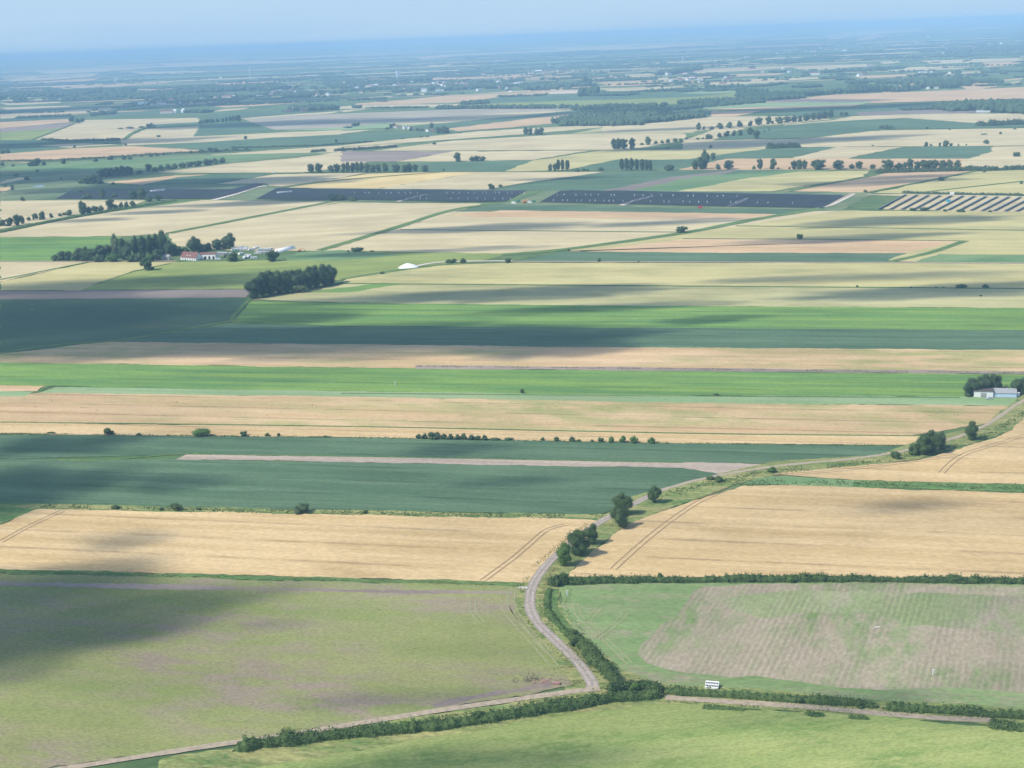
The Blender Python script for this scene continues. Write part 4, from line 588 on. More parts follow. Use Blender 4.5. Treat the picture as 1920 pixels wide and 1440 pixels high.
# ------------------------------------------------------------------ buildings
def shed(px, py, wpx, hpx, depth, wall, roof, label, cat='shed', rise=.8, ang=None, doors=0, name='shed', gable='x'):
    p = G(px, py); w = widem(wpx, p); h = metres(hpx, p); a = A0 if ang is None else ang; t = empty(name, p, a); tag(t, label, cat, None, 'thing')
    w2, d = w/2, depth
    V = [(-w2, 0, 0), (w2, 0, 0), (w2, d, 0), (-w2, d, 0), (-w2, 0, h), (w2, 0, h), (w2, d, h), (-w2, d, h)]
    if gable == 'x': V += [(-w2, d/2, h+rise), (w2, d/2, h+rise)]; Fc = [(0, 1, 5, 4), (1, 2, 6, 9, 5), (2, 3, 7, 6), (3, 0, 4, 8, 7), (0, 3, 2, 1)]
    link('wall', mesh_np('wall', V, Fc), wall, t)
    e = .35; z0 = h-.06; RV = [(-w2-e, -e, z0+.05), (w2+e, -e, z0+.05), (w2+e, d/2, h+rise+.12), (-w2-e, d/2, h+rise+.12), (w2+e, d+e, z0+.05), (-w2-e, d+e, z0+.05)]
    RV += [(x, y, z+.14) for x, y, z in RV]; RF = [(0, 1, 2, 3), (3, 2, 4, 5), (6, 9, 8, 7), (9, 11, 10, 8), (0, 6, 7, 1), (4, 10, 11, 5), (1, 7, 8, 2), (2, 8, 10, 4), (0, 3, 9, 6), (3, 5, 11, 9)]
    link('roof', mesh_np('roof', RV, RF), roof, t)
    for k in range(doors):
        x = -w2+w*(k+.5)/doors
        part('door', t, GREYROOF if doors < 3 else GLASS, lambda V, Fc: box(V, Fc, (x, -.04, min(h*.4, 1.6)), (min(w/doors*.5, 3.4), .07, min(h*.75, 3.2))))
    return t
shed(1844, 745, 34, 11, 9, WHITE, DARKROOF, 'white walled farm shed with shallow dark roof by the dark trees', 'shed', .9, doors=1)
shed(1884, 745, 42, 7.5, 10, PALEBLUE, GREYROOF, 'pale blue farm shed with grey roof right of the white shed', 'shed', 1.9, doors=0)
def tank(px, py, r, h, label, mat=WHITE):
    p = G(px, py); t = empty('tank', p); tag(t, label, 'tank', None, 'thing')
    part('tank_body', t, mat, lambda V, Fc: (tube(V, Fc, (0, 0, .2), (0, 0, h), r, r, 16), tube(V, Fc, (0, 0, h), (0, 0, h+r*.3), r, r*.3, 16)))
    part('base', t, CONC, lambda V, Fc: box(V, Fc, (0, 0, .1), (r*2.4, r*2.4, .2)))
tank(1909, 743, 1.0, 2.4, 'small round white tank right of the pale blue shed')
def car(px, py, paint, rz, label, L=4.5, W=1.85, Hh=1.5, name='parked_car', cat='car', van=False):
    p = G(px, py); t = empty(name, p, rz); tag(t, label, cat, None, 'thing')
    prof = [(-L/2, .35), (-L/2, .85), (-L*.42, .95), (-L*.30, Hh), (L*.16, Hh), (L*.30, .98), (L/2, .82), (L/2, .35)] if not van else [(-L/2, .35), (-L/2, Hh), (L*.25, Hh), (L*.38, 1.15), (L/2, 1.0), (L/2, .35)]
    n = len(prof); V = [(x, -W/2, z) for x, z in prof]+[(x, W/2, z) for x, z in prof]; Fc = [tuple(range(n)), tuple(range(2*n-1, n-1, -1))]+[(i, n+i, n+(i+1) % n, (i+1) % n) for i in range(n)]
    link('body', mesh_np('body', V, Fc), paint, t)
    part('window', t, GLASS, lambda V, Fc: [box(V, Fc, (-.05*L if not van else L*.2, s*(W/2+.01), Hh*.82), (L*.4 if not van else L*.18, .03, Hh*.24)) for s in (-1, 1)])
    for sx in (-1, 1):
        for sy in (-1, 1): part('wheel', t, RUBBER, lambda V, Fc: tube(V, Fc, (sx*L*.31, sy*(W/2-.12), .33), (sx*L*.31, sy*(W/2+.06), .33), .33, .33, 12))
    return t
car(1855, 749, SILVER, math.pi+A0+.2, 'silver car parked on the grass in front of the white shed')
# the white farm
shed(310, 488, 14, 6, 7, CREAM, GREYROOF, 'small cream cottage with grey roof beside the copse', 'cottage', 2.2, doors=1, name='cottage')
def farmhouse():
    p = G(341, 487); L = widem(37, p); t = empty('farmhouse', p, A0-.35); tag(t, 'white farmhouse with long red tiled roof and white gable', 'farmhouse', None, 'thing'); d = 9.5; h = 3.2; r = 5.2
    V = [(-2, 0, 0), (L, 0, 0), (L, d, 0), (-2, d, 0), (-2, 0, h), (L, 0, h), (L, d, h), (-2, d, h), (-2, d/2, h+r), (L, d/2, h+r)]
    link('wall', mesh_np('wall', V, [(0, 1, 5, 4), (1, 2, 6, 9, 5), (2, 3, 7, 6), (3, 0, 4, 8, 7)]), WHITE, t)
    RV = [(-1.9, -.4, h-.3), (L+.4, -.4, h-.3), (L+.4, d/2, h+r+.15), (-1.9, d/2, h+r+.15), (L+.4, d+.4, h-.3), (-1.9, d+.4, h-.3)]; RV += [(x, y, z+.2) for x, y, z in RV]
    rf = link('roof', mesh_np('roof', RV, [(0, 1, 2, 3), (3, 2, 4, 5), (6, 9, 8, 7), (9, 11, 10, 8), (0, 6, 7, 1), (1, 7, 8, 2), (2, 8, 10, 4), (0, 3, 9, 6), (3, 5, 11, 9)]), REDROOF, t)
    for x in (L*.35, L*.55): part('dormer', t, WHITE, lambda V, Fc: (box(V, Fc, (x, 1.9, h+1.6), (1.5, 1.6, 1.3)), box(V, Fc, (x, 1.8, h+2.32), (1.8, 1.9, .12))))
    part('chimney', rf, BRICK, lambda V, Fc: box(V, Fc, (L*.8, d/2, h+r+.7), (.9, .9, 1.8)))
    for k in range(6): part('window', t, GLASS, lambda V, Fc: box(V, Fc, (L*(k+.5)/6, -.03, 1.5), (1.3, .06, 1.2)))
    part('door', t, GREENP, lambda V, Fc: box(V, Fc, (L*.25, -.03, 1.05), (1.0, .06, 2.1)))
farmhouse()
shed(389, 486, 33, 9, 8, WHITE, REDROOF, 'long white barn with brown roof right of the farmhouse', 'barn', 1.4, doors=4, name='barn')
shed(414, 479, 22, 4, 8, GREYROOF, GREYROOF, 'low grey roofed shed behind the long white barn', 'shed', 1.0, ang=A0)
shed(448, 468, 30, 3.2, 6, GREYROOF, GREYROOF, 'low grey outbuilding at the back of the caravan yard', 'shed', .8, ang=A0+.1)
shed(492, 476, 28, 3, 7, GREYROOF, GREYROOF, 'dark long shed at the right end of the caravan yard', 'shed', .8, ang=A0)
def tunnel():
    a, b = G(520, 473), G(549, 466); L = (b-a).length; d = b-a; t = empty('polytunnel', a, math.atan2(d.y, d.x)); tag(t, 'long white plastic greenhouse tunnel right of the caravan yard', 'greenhouse', None, 'thing'); n = 12
    V = []; Fc = []
    for x in (0, L):
        for i in range(n+1): q = math.pi*i/n; V.append((x, math.cos(q)*4, math.sin(q)*3.6))
    for i in range(n): Fc.append((i, i+1, n+2+i, n+1+i))
    Fc += [tuple(range(n, -1, -1)), tuple(range(n+1, 2*n+2))]; link('cover', mesh_np('cover', V, Fc, True), PLASTIC, t)
    part('door', t, GREYROOF, lambda V, Fc: box(V, Fc, (-.05, 0, 1.2), (.08, 2.2, 2.4)))
tunnel()
def caravan0(p, rz, label, L=6.4):
    t = empty('caravan', p, rz); tag(t, label, 'caravan', 'caravans parked in the farm yard', 'thing')
    prof = [(-L/2, .55), (-L/2-.1, 1.5), (-L/2+.35, 2.5), (L/2-.35, 2.55), (L/2+.1, 1.6), (L/2, .55)]; n = len(prof); V = [(x, -1.1, z) for x, z in prof]+[(x, 1.1, z) for x, z in prof]
    link('body', mesh_np('body', V, [tuple(range(n)), tuple(range(2*n-1, n-1, -1))]+[(i, n+i, n+(i+1) % n, (i+1) % n) for i in range(n)]), WHITE, t)
    part('window', t, GLASS, lambda V, Fc: [box(V, Fc, (x, s*1.11, 1.75), (1.2, .03, .6)) for x in (-1.7, 1.4) for s in (-1, 1)])
    part('wheel', t, RUBBER, lambda V, Fc: [tube(V, Fc, (0, s*.85, .35), (0, s*1.08, .35), .35, .35, 12) for s in (-1, 1)]); part('drawbar', t, STEEL, lambda V, Fc: box(V, Fc, (L/2+.6, 0, .5), (1.3, .12, .1))); return t
def dup(root, loc, rz, label, sc=None):
    r = root.copy(); C.objects.link(r); r.location = loc; r.rotation_euler = (0, 0, rz); r['label'] = label
    if sc: r.scale = sc
    for ch in list(root.children):
        c = ch.copy(); C.objects.link(c); c.parent = r
        for g in list(ch.children): d = g.copy(); C.objects.link(d); d.parent = c
    return r
cs = [(409, 488, .1, 'white caravan standing alone in front of the long barn'), (440, 471, .4, None), (446, 470, .2, None), (454, 466, 1.2, None), (458, 470, .1, None), (462, 469, .0, None), (472, 470, .5, None), (481, 467, .9, None), (501, 470, .2, None), (507, 469, .6, None), (459, 485, 1.4, None), (464, 481, .1, None), (468, 483, 1.1, None), (476, 486, .2, None), (483, 477, .1, None), (452, 478, 1.0, None), (430, 478, .3, None), (490, 470, .2, None), (376, 487, .0, None), (368, 487, .2, None)]
cs.sort(key=lambda c: (c[3] is None, c[0])); first = None
for i, (x, y, rz, lab) in enumerate(cs):
    lab = lab or f"white caravan, {ORD[i-1]} from the left in the farm yard"
    if first is None: first = caravan0(G(x, y), rz, lab)
    else: dup(first, G(x, y), rz, lab, (1.15, 1.1, 1.1))
def digger(px, py, paint, label, rz=0, s=1.0, name='excavator'):
    t = empty(name, G(px, py), rz); t.scale = (s, s, s); tag(t, label, 'excavator', None, 'thing')
    part('track', t, RUBBER, lambda V, Fc: [box(V, Fc, (0, q, .45), (4.0, .6, .9)) for q in (-1.1, 1.1)]); part('body', t, paint, lambda V, Fc: box(V, Fc, (-.4, 0, 1.6), (3.6, 2.6, 1.3)))
    cb = part('cab', t, paint, lambda V, Fc: box(V, Fc, (.9, .7, 2.7), (1.5, 1.1, 1.6))); part('window', cb, GLASS, lambda V, Fc: box(V, Fc, (1.66, .7, 2.9), (.04, .9, 1.0)))
    part('boom', t, paint, lambda V, Fc: (tube(V, Fc, (1.2, -.3, 2.1), (4.0, -.3, 4.4), .3, .25), tube(V, Fc, (4.0, -.3, 4.4), (5.6, -.3, 1.6), .22, .18))); part('bucket', t, STEEL, lambda V, Fc: box(V, Fc, (5.4, -.3, 1.1), (1.1, 1.2, .9), .2))
digger(562, 472, ORANGE, 'orange excavator beside the green yard right of the tunnel', .2); digger(984, 381, ORANGE, 'orange excavator on the drove between the solar arrays', .4, 1.4)
def mound():
    p = G(766, 502); w = widem(39, p); h = metres(8.5, p); bm = bmesh.new(); bmesh.ops.create_uvsphere(bm, u_segments=40, v_segments=18, radius=1)
    for v in bm.verts:
        c = v.co; rr = math.hypot(c.x, c.y); ang = math.atan2(c.y, c.x); z = max(-.02, (1-rr)**.6 if c.z > 0 else -.02)
        v.co = Vector((c.x*w/2*(1+.12*noise.noise(Vector((ang, 0, 1)))), c.y*w/3*(1+.1*noise.noise(Vector((ang*2, 3, 1)))), (z*h*(1+.25*noise.noise(c*2.5))) if c.z > 0 else -.1))
    me = bpy.data.meshes.new('mound'); bm.to_mesh(me); bm.free(); [setattr(f, 'use_smooth', True) for f in me.polygons]; o = link('mound', me, PLASTIC); o.location = p; tag(o, 'bright white mound of lime beside the olive field', 'mound', None, 'thing')
mound()
# little glazed shelter by the hedge
def shelter():
    p = G(1334, 1293); w = widem(25, p); t = empty('glazed_shelter', p, A0-.05); tag(t, 'small white shelter with two rows of dark panes by the hedge', 'shelter', None, 'thing'); d = 2.6; h0 = .8; h1 = 1.9
    part('wall', t, WHITE, lambda V, Fc: (box(V, Fc, (0, 0, h0/2), (w, .12, h0)), box(V, Fc, (0, d, h1/2), (w, .12, h1)), [None for _ in ()]))
    for s in (-1, 1):
        V = [(s*w/2, .06, 0), (s*w/2, d-.06, 0), (s*w/2, d-.06, h1), (s*w/2, .06, h0)]; V += [(x-s*.08, y, z) for x, y, z in V]; link('side_panel', mesh_np('side', V, [(0, 1, 2, 3), (7, 6, 5, 4), (0, 4, 5, 1), (1, 5, 6, 2), (2, 6, 7, 3), (3, 7, 4, 0)]), WHITE if s < 0 else GREYROOF, t)
    sl = math.atan2(h1-h0, d)
    def roofpt(y): return h0+(h1-h0)*y/d+.05
    V = [(-w/2, -.1, roofpt(-.1)), (w/2, -.1, roofpt(-.1)), (w/2, d+.1, roofpt(d+.1)), (-w/2, d+.1, roofpt(d+.1))]; V += [(x, y, z+.08) for x, y, z in V]; fr = link('roof_frame', mesh_np('rf', V, [(3, 2, 1, 0), (4, 5, 6, 7), (0, 1, 5, 4), (1, 2, 6, 5), (2, 3, 7, 6), (3, 0, 4, 7)]), WHITE, t)
    for j in range(2):
        for i in range(8):
            x0 = -w/2+.16+i*(w-.2)/8; x1 = x0+(w-.2)/8-.14; y0 = .25+j*(d-.2)/2; y1 = y0+(d-.2)/2-.45; V = [(x0, y0, roofpt(y0)+.1), (x1, y0, roofpt(y0)+.1), (x1, y1, roofpt(y1)+.1), (x0, y1, roofpt(y1)+.1)]; V += [(x, y, z-.04) for x, y, z in V]
            link('pane', mesh_np('pane', V, [(0, 1, 2, 3), (7, 6, 5, 4), (0, 4, 5, 1), (1, 5, 6, 2), (2, 6, 7, 3), (3, 7, 4, 0)]), GLASS, fr)
shelter()

# ------------------------------------------------------------------ the solar farm
def line_x(poly, s): return poly[0]+(poly[1]-poly[0])*s
def prow(a, b, label, group, tilt=1, w=4.2, hi=2.4, lo=.9):
    A = G(*a); B = G(*b); L = (B-A).length; d = B-A; t = bpy.data.objects
    V = []; Fc = []; y0, y1 = w/2, -w/2        # +y side is the left of the row (towards the sun)
    k = 0; V += [(0, y0, lo), (L, y0, lo), (L, y1, hi), (0, y1, hi)]; V += [(x, y, z-.12) for x, y, z in V]; Fc += [(3, 2, 1, 0), (4, 5, 6, 7), (0, 1, 5, 4), (1, 2, 6, 5), (2, 3, 7, 6), (3, 0, 4, 7)]; nf = len(Fc)
    n = max(2, int(L/8))
    for i in range(n+1): x = .5+(L-1)*i/n; tube(V, Fc, (x, 0, 0), (x, 0, (hi+lo)/2-.1), .1, .1, 4)
    mi = [0]*nf+[1]*(len(Fc)-nf); o = link('solar_panel_row', mesh_np('panel_row', V, Fc, mi=mi), [PANEL, STEEL]); o.location = A; o.rotation_euler.z = math.atan2(d.y, d.x); tag(o, label, 'solar panel', group, 'thing')
def edge(pts, x):
    for i in range(len(pts)-1):
        if pts[i][0] <= x <= pts[i+1][0]: f = (x-pts[i][0])/(pts[i+1][0]-pts[i][0]); return pts[i][1]+(pts[i+1][1]-pts[i][1])*f
    return None
def array(front, back, xs_, dx, label, group, w, skip=None):
    for x in xs_:
        y0 = edge(front, x)
        if y0 is None: continue
        # walk up the row direction until the back edge is met
        k = 1.0; e = None
        for s in np.linspace(.05, 1, 20):
            X = x+dx*s; yb = edge(back, X); yy = y0-(dx*s)*.54
            e = (X, yy)
            if yb is None or yy <= yb: break
        if e and (e[0]-x) > 4: prow((x, y0), e, label, group, w=w)
array([(1012, 380), (1100, 382), (1300, 387), (1545, 391)], [(1010, 358), (1100, 358), (1300, 360), (1580, 362)], np.arange(1013, 1540, 7.6), 46, 'row of dark tilted solar panels in the right half of the solar farm', 'solar panel rows, right array', 4.0)
array([(480, 374), (640, 375), (850, 379), (955, 379)], [(480, 352), (640, 355), (850, 357), (1010, 358)], np.arange(440, 950, 7.0), 40, 'row of dark solar panels in the middle array', 'solar panel rows, middle array', 4.5)
array([(100, 374), (400, 374), (440, 364), (480, 352)], [(100, 360), (180, 357), (265, 347), (480, 345), (520, 346)], np.arange(105, 478, 7), 36, 'row of dark solar panels in the left array beyond the pale track', 'solar panel rows, left array', 4.5)
for i in range(14):
    x = 1648+i*21.5; y = 393+i*.36; prow((x, y), (x+50, y-27+i*.1), f"{ORD[i]} row from the left in the half-built solar field", 'panel rows of the half-built solar field', w=4.6)
F_('WP', (1655, 393), (1700, 364), (1960, 369), (1960, 400), name='field'); F_('WP0', (1622, 365), (1700, 364), (1692, 368), (1628, 366))
# little white inverter boxes between the rows, and site vehicles
def boxes(xs_, yf, lab, g):
    f0 = None
    for x in xs_:
        y = yf(x)
        if f0 is None:
            V, Fc = [], []; box(V, Fc, (0, 0, 1.5), (1.2, 1.0, 2.2)); box(V, Fc, (0, 0, 2.47), (1.4, 1.2, .14)); box(V, Fc, (0, 0, .1), (1.6, 1.4, .2)); f0 = link('inverter_cabinet', mesh_np('cab', V, Fc), WHITE); o = f0
        else: o = f0.copy(); C.objects.link(o)
        o.location = G(x, y); o.location.z = .4; tag(o, lab, 'cabinet', g, 'thing')
boxes([1045, 1058, 1080, 1098, 1108, 1122, 1146, 1152, 1190, 1206, 1222, 1240, 1262, 1290, 1300, 1326, 1345, 1356, 1382], lambda x: 367+(x-1045)*.008, 'tiny white cabinet in the back line of the right solar array', 'cabinets, back line')
boxes([1038, 1055, 1064, 1082, 1090, 1106, 1116, 1132, 1142, 1150, 1168, 1185, 1220, 1245, 1254, 1281, 1293, 1310, 1326, 1370, 1380, 1420, 1440, 1486], lambda x: 377.5+(x-1038)*.012, 'tiny white cabinet in the front line of the right solar array', 'cabinets, front line')
boxes([665, 685, 692, 710, 725, 733, 748, 760, 770, 783, 838, 850, 861, 878, 890, 905, 912, 929, 936, 952, 960, 975, 983], lambda x: 363.5, 'tiny white cabinet in the back line of the middle solar array', 'cabinets, middle back line')
boxes([788, 800, 846, 860, 877, 895, 910, 927, 943, 957], lambda x: 374+(x-788)*.004, 'tiny white cabinet in the front line of the middle solar array', 'cabinets, middle front line')
car(964, 382, WHITE, A0, 'white van parked left on the drove between the solar arrays', 7, 2.6, 3.0, 'parked_van', 'van', True); car(994, 381, WHITE, A0+.2, 'white van parked right of the orange excavator', 7, 2.6, 3.2, 'parked_van', 'van', True)
for x, y, mt, lab in ((972, 380, GREENP, 'green shipping container left of the orange excavator'), (1001, 380, GREENP, 'green shipping container at the drove right end'), (1838, 379.5, TEALP, None), (1313, 391, REDP, 'small red site container in front of the right array'), (1785, 365.5, WHITE, 'white cabin behind the half-built solar field'), (513, 325, WHITE, 'tiny white hut on the road above the yellow wheat')):
    if lab is None: x, y, lab = 1778, 379, 'turquoise container inside the half-built solar field'
    t = empty('container', G(x, y), A0+.1); t.location.z = .4; tag(t, lab, 'container', None, 'thing'); part('body', t, mt, lambda V, Fc: box(V, Fc, (0, 0, 1.5), (5.5, 2.5, 2.7)))
    part('door', t, STEEL, lambda V, Fc: [box(V, Fc, (2.78, s*.6, 1.5), (.05, 1.1, 2.4)) for s in (-1, 1)]); part('roof', t, mt, lambda V, Fc: box(V, Fc, (0, 0, 2.93), (5.6, 2.6, .12)))
for g_, x0, y0 in (('left', 285, 360), ('middle', 523, 363)):
    for k in range(5):
        t = empty('site_trailer', G(x0+k*5.5, y0-k*.5), A0+.3*k); tag(t, f"white site trailer, {ORD[k]} from the left in the {g_} solar array gap", 'trailer', f'white trailers, {g_} gap', 'thing'); part('body', t, WHITE, lambda V, Fc: box(V, Fc, (0, 0, 1.7), (5.5, 2.4, 2.2))); part('wheel', t, RUBBER, lambda V, Fc: [tube(V, Fc, (0, s*1.0, .4), (0, s*1.2, .4), .4, .4, 10) for s in (-1, 1)])

# ------------------------------------------------------------------ far away: houses, barns, tower, turbines, woods
def house_mesh(w, d, h, r):
    V = [(-w/2, -d/2, 0), (w/2, -d/2, 0), (w/2, d/2, 0), (-w/2, d/2, 0), (-w/2, -d/2, h), (w/2, -d/2, h), (w/2, d/2, h), (-w/2, d/2, h), (-w/2, 0, h+r), (w/2, 0, h+r)]
    Fc = [(0, 1, 5, 4), (1, 2, 6, 9, 5), (2, 3, 7, 6), (3, 0, 4, 8, 7), (4, 5, 9, 8), (6, 7, 8, 9)]; V += [(w*.3-.4, -.4, h), (w*.3+.4, -.4, h), (w*.3+.4, .4, h), (w*.3-.4, .4, h), (w*.3-.4, -.4, h+r+1), (w*.3+.4, -.4, h+r+1), (w*.3+.4, .4, h+r+1), (w*.3-.4, .4, h+r+1)]
    Fc += [(10, 11, 15, 14), (11, 12, 16, 15), (12, 13, 17, 16), (13, 10, 14, 17), (14, 15, 16, 17)]; return mesh_np('house', V, Fc, mi=[0, 0, 0, 0, 1, 1, 1, 1, 1, 1, 1])
HM = []
for wl, rf in ((WHITE, REDROOF), (WHITE, GREYROOF), (CREAM, REDROOF), (BRICK, DARKROOF), (WHITE, WHITE)): me = house_mesh(15, 9, 5.5, 3.5); [me.materials.append(m_) for m_ in (wl, rf)]; HM.append(me)
def village(label, group, pts, spread=(0, 0), n=0, s=1.0):
    r = random.Random(len(pts)*7+n); P = list(pts)
    for _ in range(n): b = r.choice(pts); P.append((b[0]+r.gauss(0, spread[0]), b[1]+r.gauss(0, spread[1])))
    for x, y in P:
        o = bpy.data.objects.new('house', r.choice(HM)); C.objects.link(o); o.location = G(x, y); o.rotation_euler.z = r.uniform(-.5, .5)+r.choice((0, 1.57)); k = s*r.uniform(.8, 1.6); o.scale = (k*r.choice((1, 1, 2)), k, k); tag(o, label, 'house', group, 'thing')
village('far pale house of the village around the white tower', 'houses of the central village', [(800, 165), (812, 158), (822, 156), (806, 165), (835, 165), (865, 163), (870, 158), (892, 165), (905, 163), (945, 164), (970, 160), (700, 163), (725, 165), (740, 163), (690, 158), (830, 171), (660, 168), (765, 166), (950, 168), (960, 162)], (30, 3), 60, 1.2)
village('far pale house of the village on the left', 'houses of the left village', [(505, 166), (525, 176), (531, 175), (550, 172), (560, 173), (585, 173), (594, 179), (465, 181), (365, 180), (405, 185), (440, 184), (275, 182), (283, 180), (300, 178), (264, 183), (265, 198), (285, 197), (298, 196), (306, 196), (138, 180), (160, 185), (325, 212), (345, 211), (357, 211), (313, 213), (555, 207), (580, 207), (395, 149), (238, 151)], (22, 2.5), 50, 1.15)
village('far pale house in the wooded land on the right', 'houses of the right village', [(1000, 137), (1010, 135), (1020, 134), (1030, 133), (1045, 134), (1060, 133), (1550, 94), (1560, 93), (1618, 91), (1630, 90), (1690, 92), (1720, 75), (1790, 86), (1860, 86), (1880, 82), (1480, 96), (1400, 108), (1290, 108), (1430, 137), (1480, 136), (1620, 139), (1730, 138), (1290, 152), (1310, 150), (1360, 149)], (45, 6), 60, 1.15)
row2 = [(740, 240), (748, 241), (761, 242), (770, 243), (803, 247), (812, 247)]
for i, (x, y) in enumerate(row2):
    o = bpy.data.objects.new('house', HM[(0, 2, 1, 0, 0, 3)[i]]); C.objects.link(o); o.location = G(x, y); o.rotation_euler.z = .3*i; o.scale = (1, .9, .9); tag(o, f"white farm house, {ORD[i]} from the left in the small farm, upper centre", 'house', 'houses of the small farm', 'thing')
shed(1844, 211, 24, 4, 14, WHITE, GREYROOF, 'long white barn below the dark clump at the far right', 'barn', 1, name='barn'); shed(1846, 205.5, 25, 2.5, 14, WHITE, WHITE, 'long white barn standing behind the other far right barn', 'barn', 1, name='barn')
shed(1743, 167, 6, 3, 12, WHITE, WHITE, 'tiny white barn by trees in the far right', 'barn', 3, name='barn', ang=1.2); shed(1756, 167, 8, 2.5, 12, CREAM, GREYROOF, 'tiny cream barn by trees in the far right', 'barn', 3, name='barn')
shed(1058, 174, 55, 1.5, 20, WHITE, WHITE, 'very long white glasshouse before the far trees', 'glasshouse', 1, name='glasshouse', ang=A0+.05); shed(845, 165, 40, 1.8, 30, WHITE, WHITE, 'long white warehouse in the central village', 'warehouse', 2, name='warehouse'); shed(866, 163.5, 12, 2.5, 30, WHITE, WHITE, 'short white warehouse in the central village', 'warehouse', 2, name='warehouse')
shed(1780, 149, 16, 2, 20, WHITE, WHITE, 'long pale shed by the far right wood', 'shed', 2); shed(1288, 171.5, 9, 2.5, 14, WHITE, WHITE, 'tiny white shed at the end of the tree belt', 'shed', 2)
def tower():
    p = G(747, 146.5); h = metres(13.5, p); w = widem(6.5, p); t = empty('water_tower', p, .3); tag(t, 'pale square water tower rising behind the central village', 'water tower', None, 'thing')
    part('shaft', t, WHITE, lambda V, Fc: [box(V, Fc, (sx*w*.3, sy*w*.3, h*.33), (w*.3, w*.3, h*.66)) for sx in (-1, 1) for sy in (-1, 1)]+[box(V, Fc, (0, 0, h*.33), (w*.8, w*.8, h*.66))]); tk = part('tank', t, WHITE, lambda V, Fc: box(V, Fc, (0, 0, h*.83), (w, w, h*.3)))
    part('roof', t, GREYROOF, lambda V, Fc: box(V, Fc, (0, 0, h*.99), (w*.8, w*.8, h*.03)))
tower()
def mast():
    p = G(470, 150); h = metres(25, p); t = empty('lattice_mast', p, .5); tag(t, 'faint tall lattice mast above the left woods', 'mast', None, 'thing')
    def legs(V, Fc):
        for sx in (-1, 1):
            for sy in (-1, 1): tube(V, Fc, (sx*8, sy*8, 0), (sx*1, sy*1, h), 1.1, .6, 4)
        for k in range(12):
            z0, z1 = h*k/12, h*(k+1)/12; a0, a1 = 8-7*k/12, 8-7*(k+1)/12
            for s in (-1, 1): tube(V, Fc, (-a0, s*a0, z0), (a1, s*a1, z1), .35, .35, 4); tube(V, Fc, (s*a0, -a0, z0), (s*a1, a1, z1), .35, .35, 4)
    part('tower', t, TURB, legs); part('crossarm', t, TURB, lambda V, Fc: [box(V, Fc, (0, 0, h*q), (w_, 1, 1.4)) for q, w_ in ((.92, 18), (.78, 26), (.66, 20))])
mast()
def turbine(px, yb, yt, label, rot, first=[]):
    p = G(px, yb); hub = metres((yb-yt)*.72, p); R_ = metres((yb-yt)*.30, p); t = empty('wind_turbine', p, .3+rot*.1); tag(t, label, 'wind turbine', 'wind turbines on the horizon', 'thing'); tk = max(3.0, p.length*.00016)
    part('tower', t, TURB, lambda V, Fc: tube(V, Fc, (0, 0, 0), (0, 0, hub), tk, tk*.6, 10)); part('nacelle', t, TURB, lambda V, Fc: box(V, Fc, (0, 1, hub), (tk*1.2, tk*3, tk*1.3)))
    for k in range(3): a = rot+k*2.094; part('blade', t, TURB, lambda V, Fc: (tube(V, Fc, (0, -tk*1.2, hub), (R_*.5*math.sin(a), -tk*1.2, hub+R_*.5*math.cos(a)), tk*.45, tk*.4, 4), tube(V, Fc, (R_*.5*math.sin(a), -tk*1.2, hub+R_*.5*math.cos(a)), (R_*math.sin(a), -tk*1.2, hub+R_*math.cos(a)), tk*.4, tk*.12, 4)))
for i, (x, yb, yt) in enumerate(((626, 100, 86), (634, 100, 88), (669, 97, 80), (686, 96, 84), (714, 95, 81), (757, 91, 79))): turbine(x, yb, yt, f"{('leftmost' if i == 0 else ORD[i])} of the faint turbines left of the water tower", i*.7)
for i, (x, yb, yt, lab) in enumerate(((1240, 92, 86, 'short turbine at the left of the right hand turbines'), (1253, 82, 75, 'small turbine just left of the tallest right hand one'), (1268, 79, 60, 'tallest turbine on the horizon right of centre'), (1385, 72, 58, 'thin turbine alone near the right of the horizon'), (1280, 115, 105, 'small white turbine standing in the far right woods'))): turbine(x, yb, yt, lab, i*.9)

# woods: masses of distant trees
def woods(name, label, clusters, seed, hm=(8, 14), spacing=11, mat=FARLEAF):
    """clusters: list of world polygons or (centre, length, width, angle); crowns stand on a jittered lattice"""
    r = random.Random(seed); bm = bmesh.new(); bmesh.ops.create_icosphere(bm, subdivisions=1, radius=1); bv = np.array([v.co[:] for v in bm.verts]); bf = np.array([[v.index for v in f.verts] for f in bm.faces]); bm.free()
    VV = []; FF = []; n = 0; rs = np.random.default_rng(seed)
    for c, L, W, a, sp, h0, h1, gap in clusters:
        k = max(1, int(L*W/(sp*sp)))
        u = rs.uniform(-.5, .5, k)*L; v = rs.uniform(-.5, .5, k)*W; hh = rs.uniform(h0, h1, k)
        for i in range(k):
            x = c[0]+u[i]*math.cos(a)-v[i]*math.sin(a); y = c[1]+u[i]*math.sin(a)+v[i]*math.cos(a)
            if noise.noise(Vector((x*.006, y*.006, seed))) < gap: continue
            q = bv*(1+rs.uniform(-.22, .22, (len(bv), 1))); q = q*np.array([sp*.62, sp*.62, hh[i]*.52])+np.array([x, y, hh[i]*.5+hill(x, y)]); VV.append(q); FF.append(bf+n); n += len(bv)
    return tag(link(name, mesh_np(name, np.concatenate(VV), np.concatenate(FF)), mat), label, None, None, 'stuff')
def belt(x0, y0, x1, y1, w, hpx, sp=14, gap=-1, hv=.3):
    a = G(x0, y0); b = G(x1, y1); d = b-a; h = metres(hpx, (a+b)/2); return ((a+b)/2, d.length, w, math.atan2(d.y, d.x), sp, h*(1-hv), h*(1+hv*.5), gap)
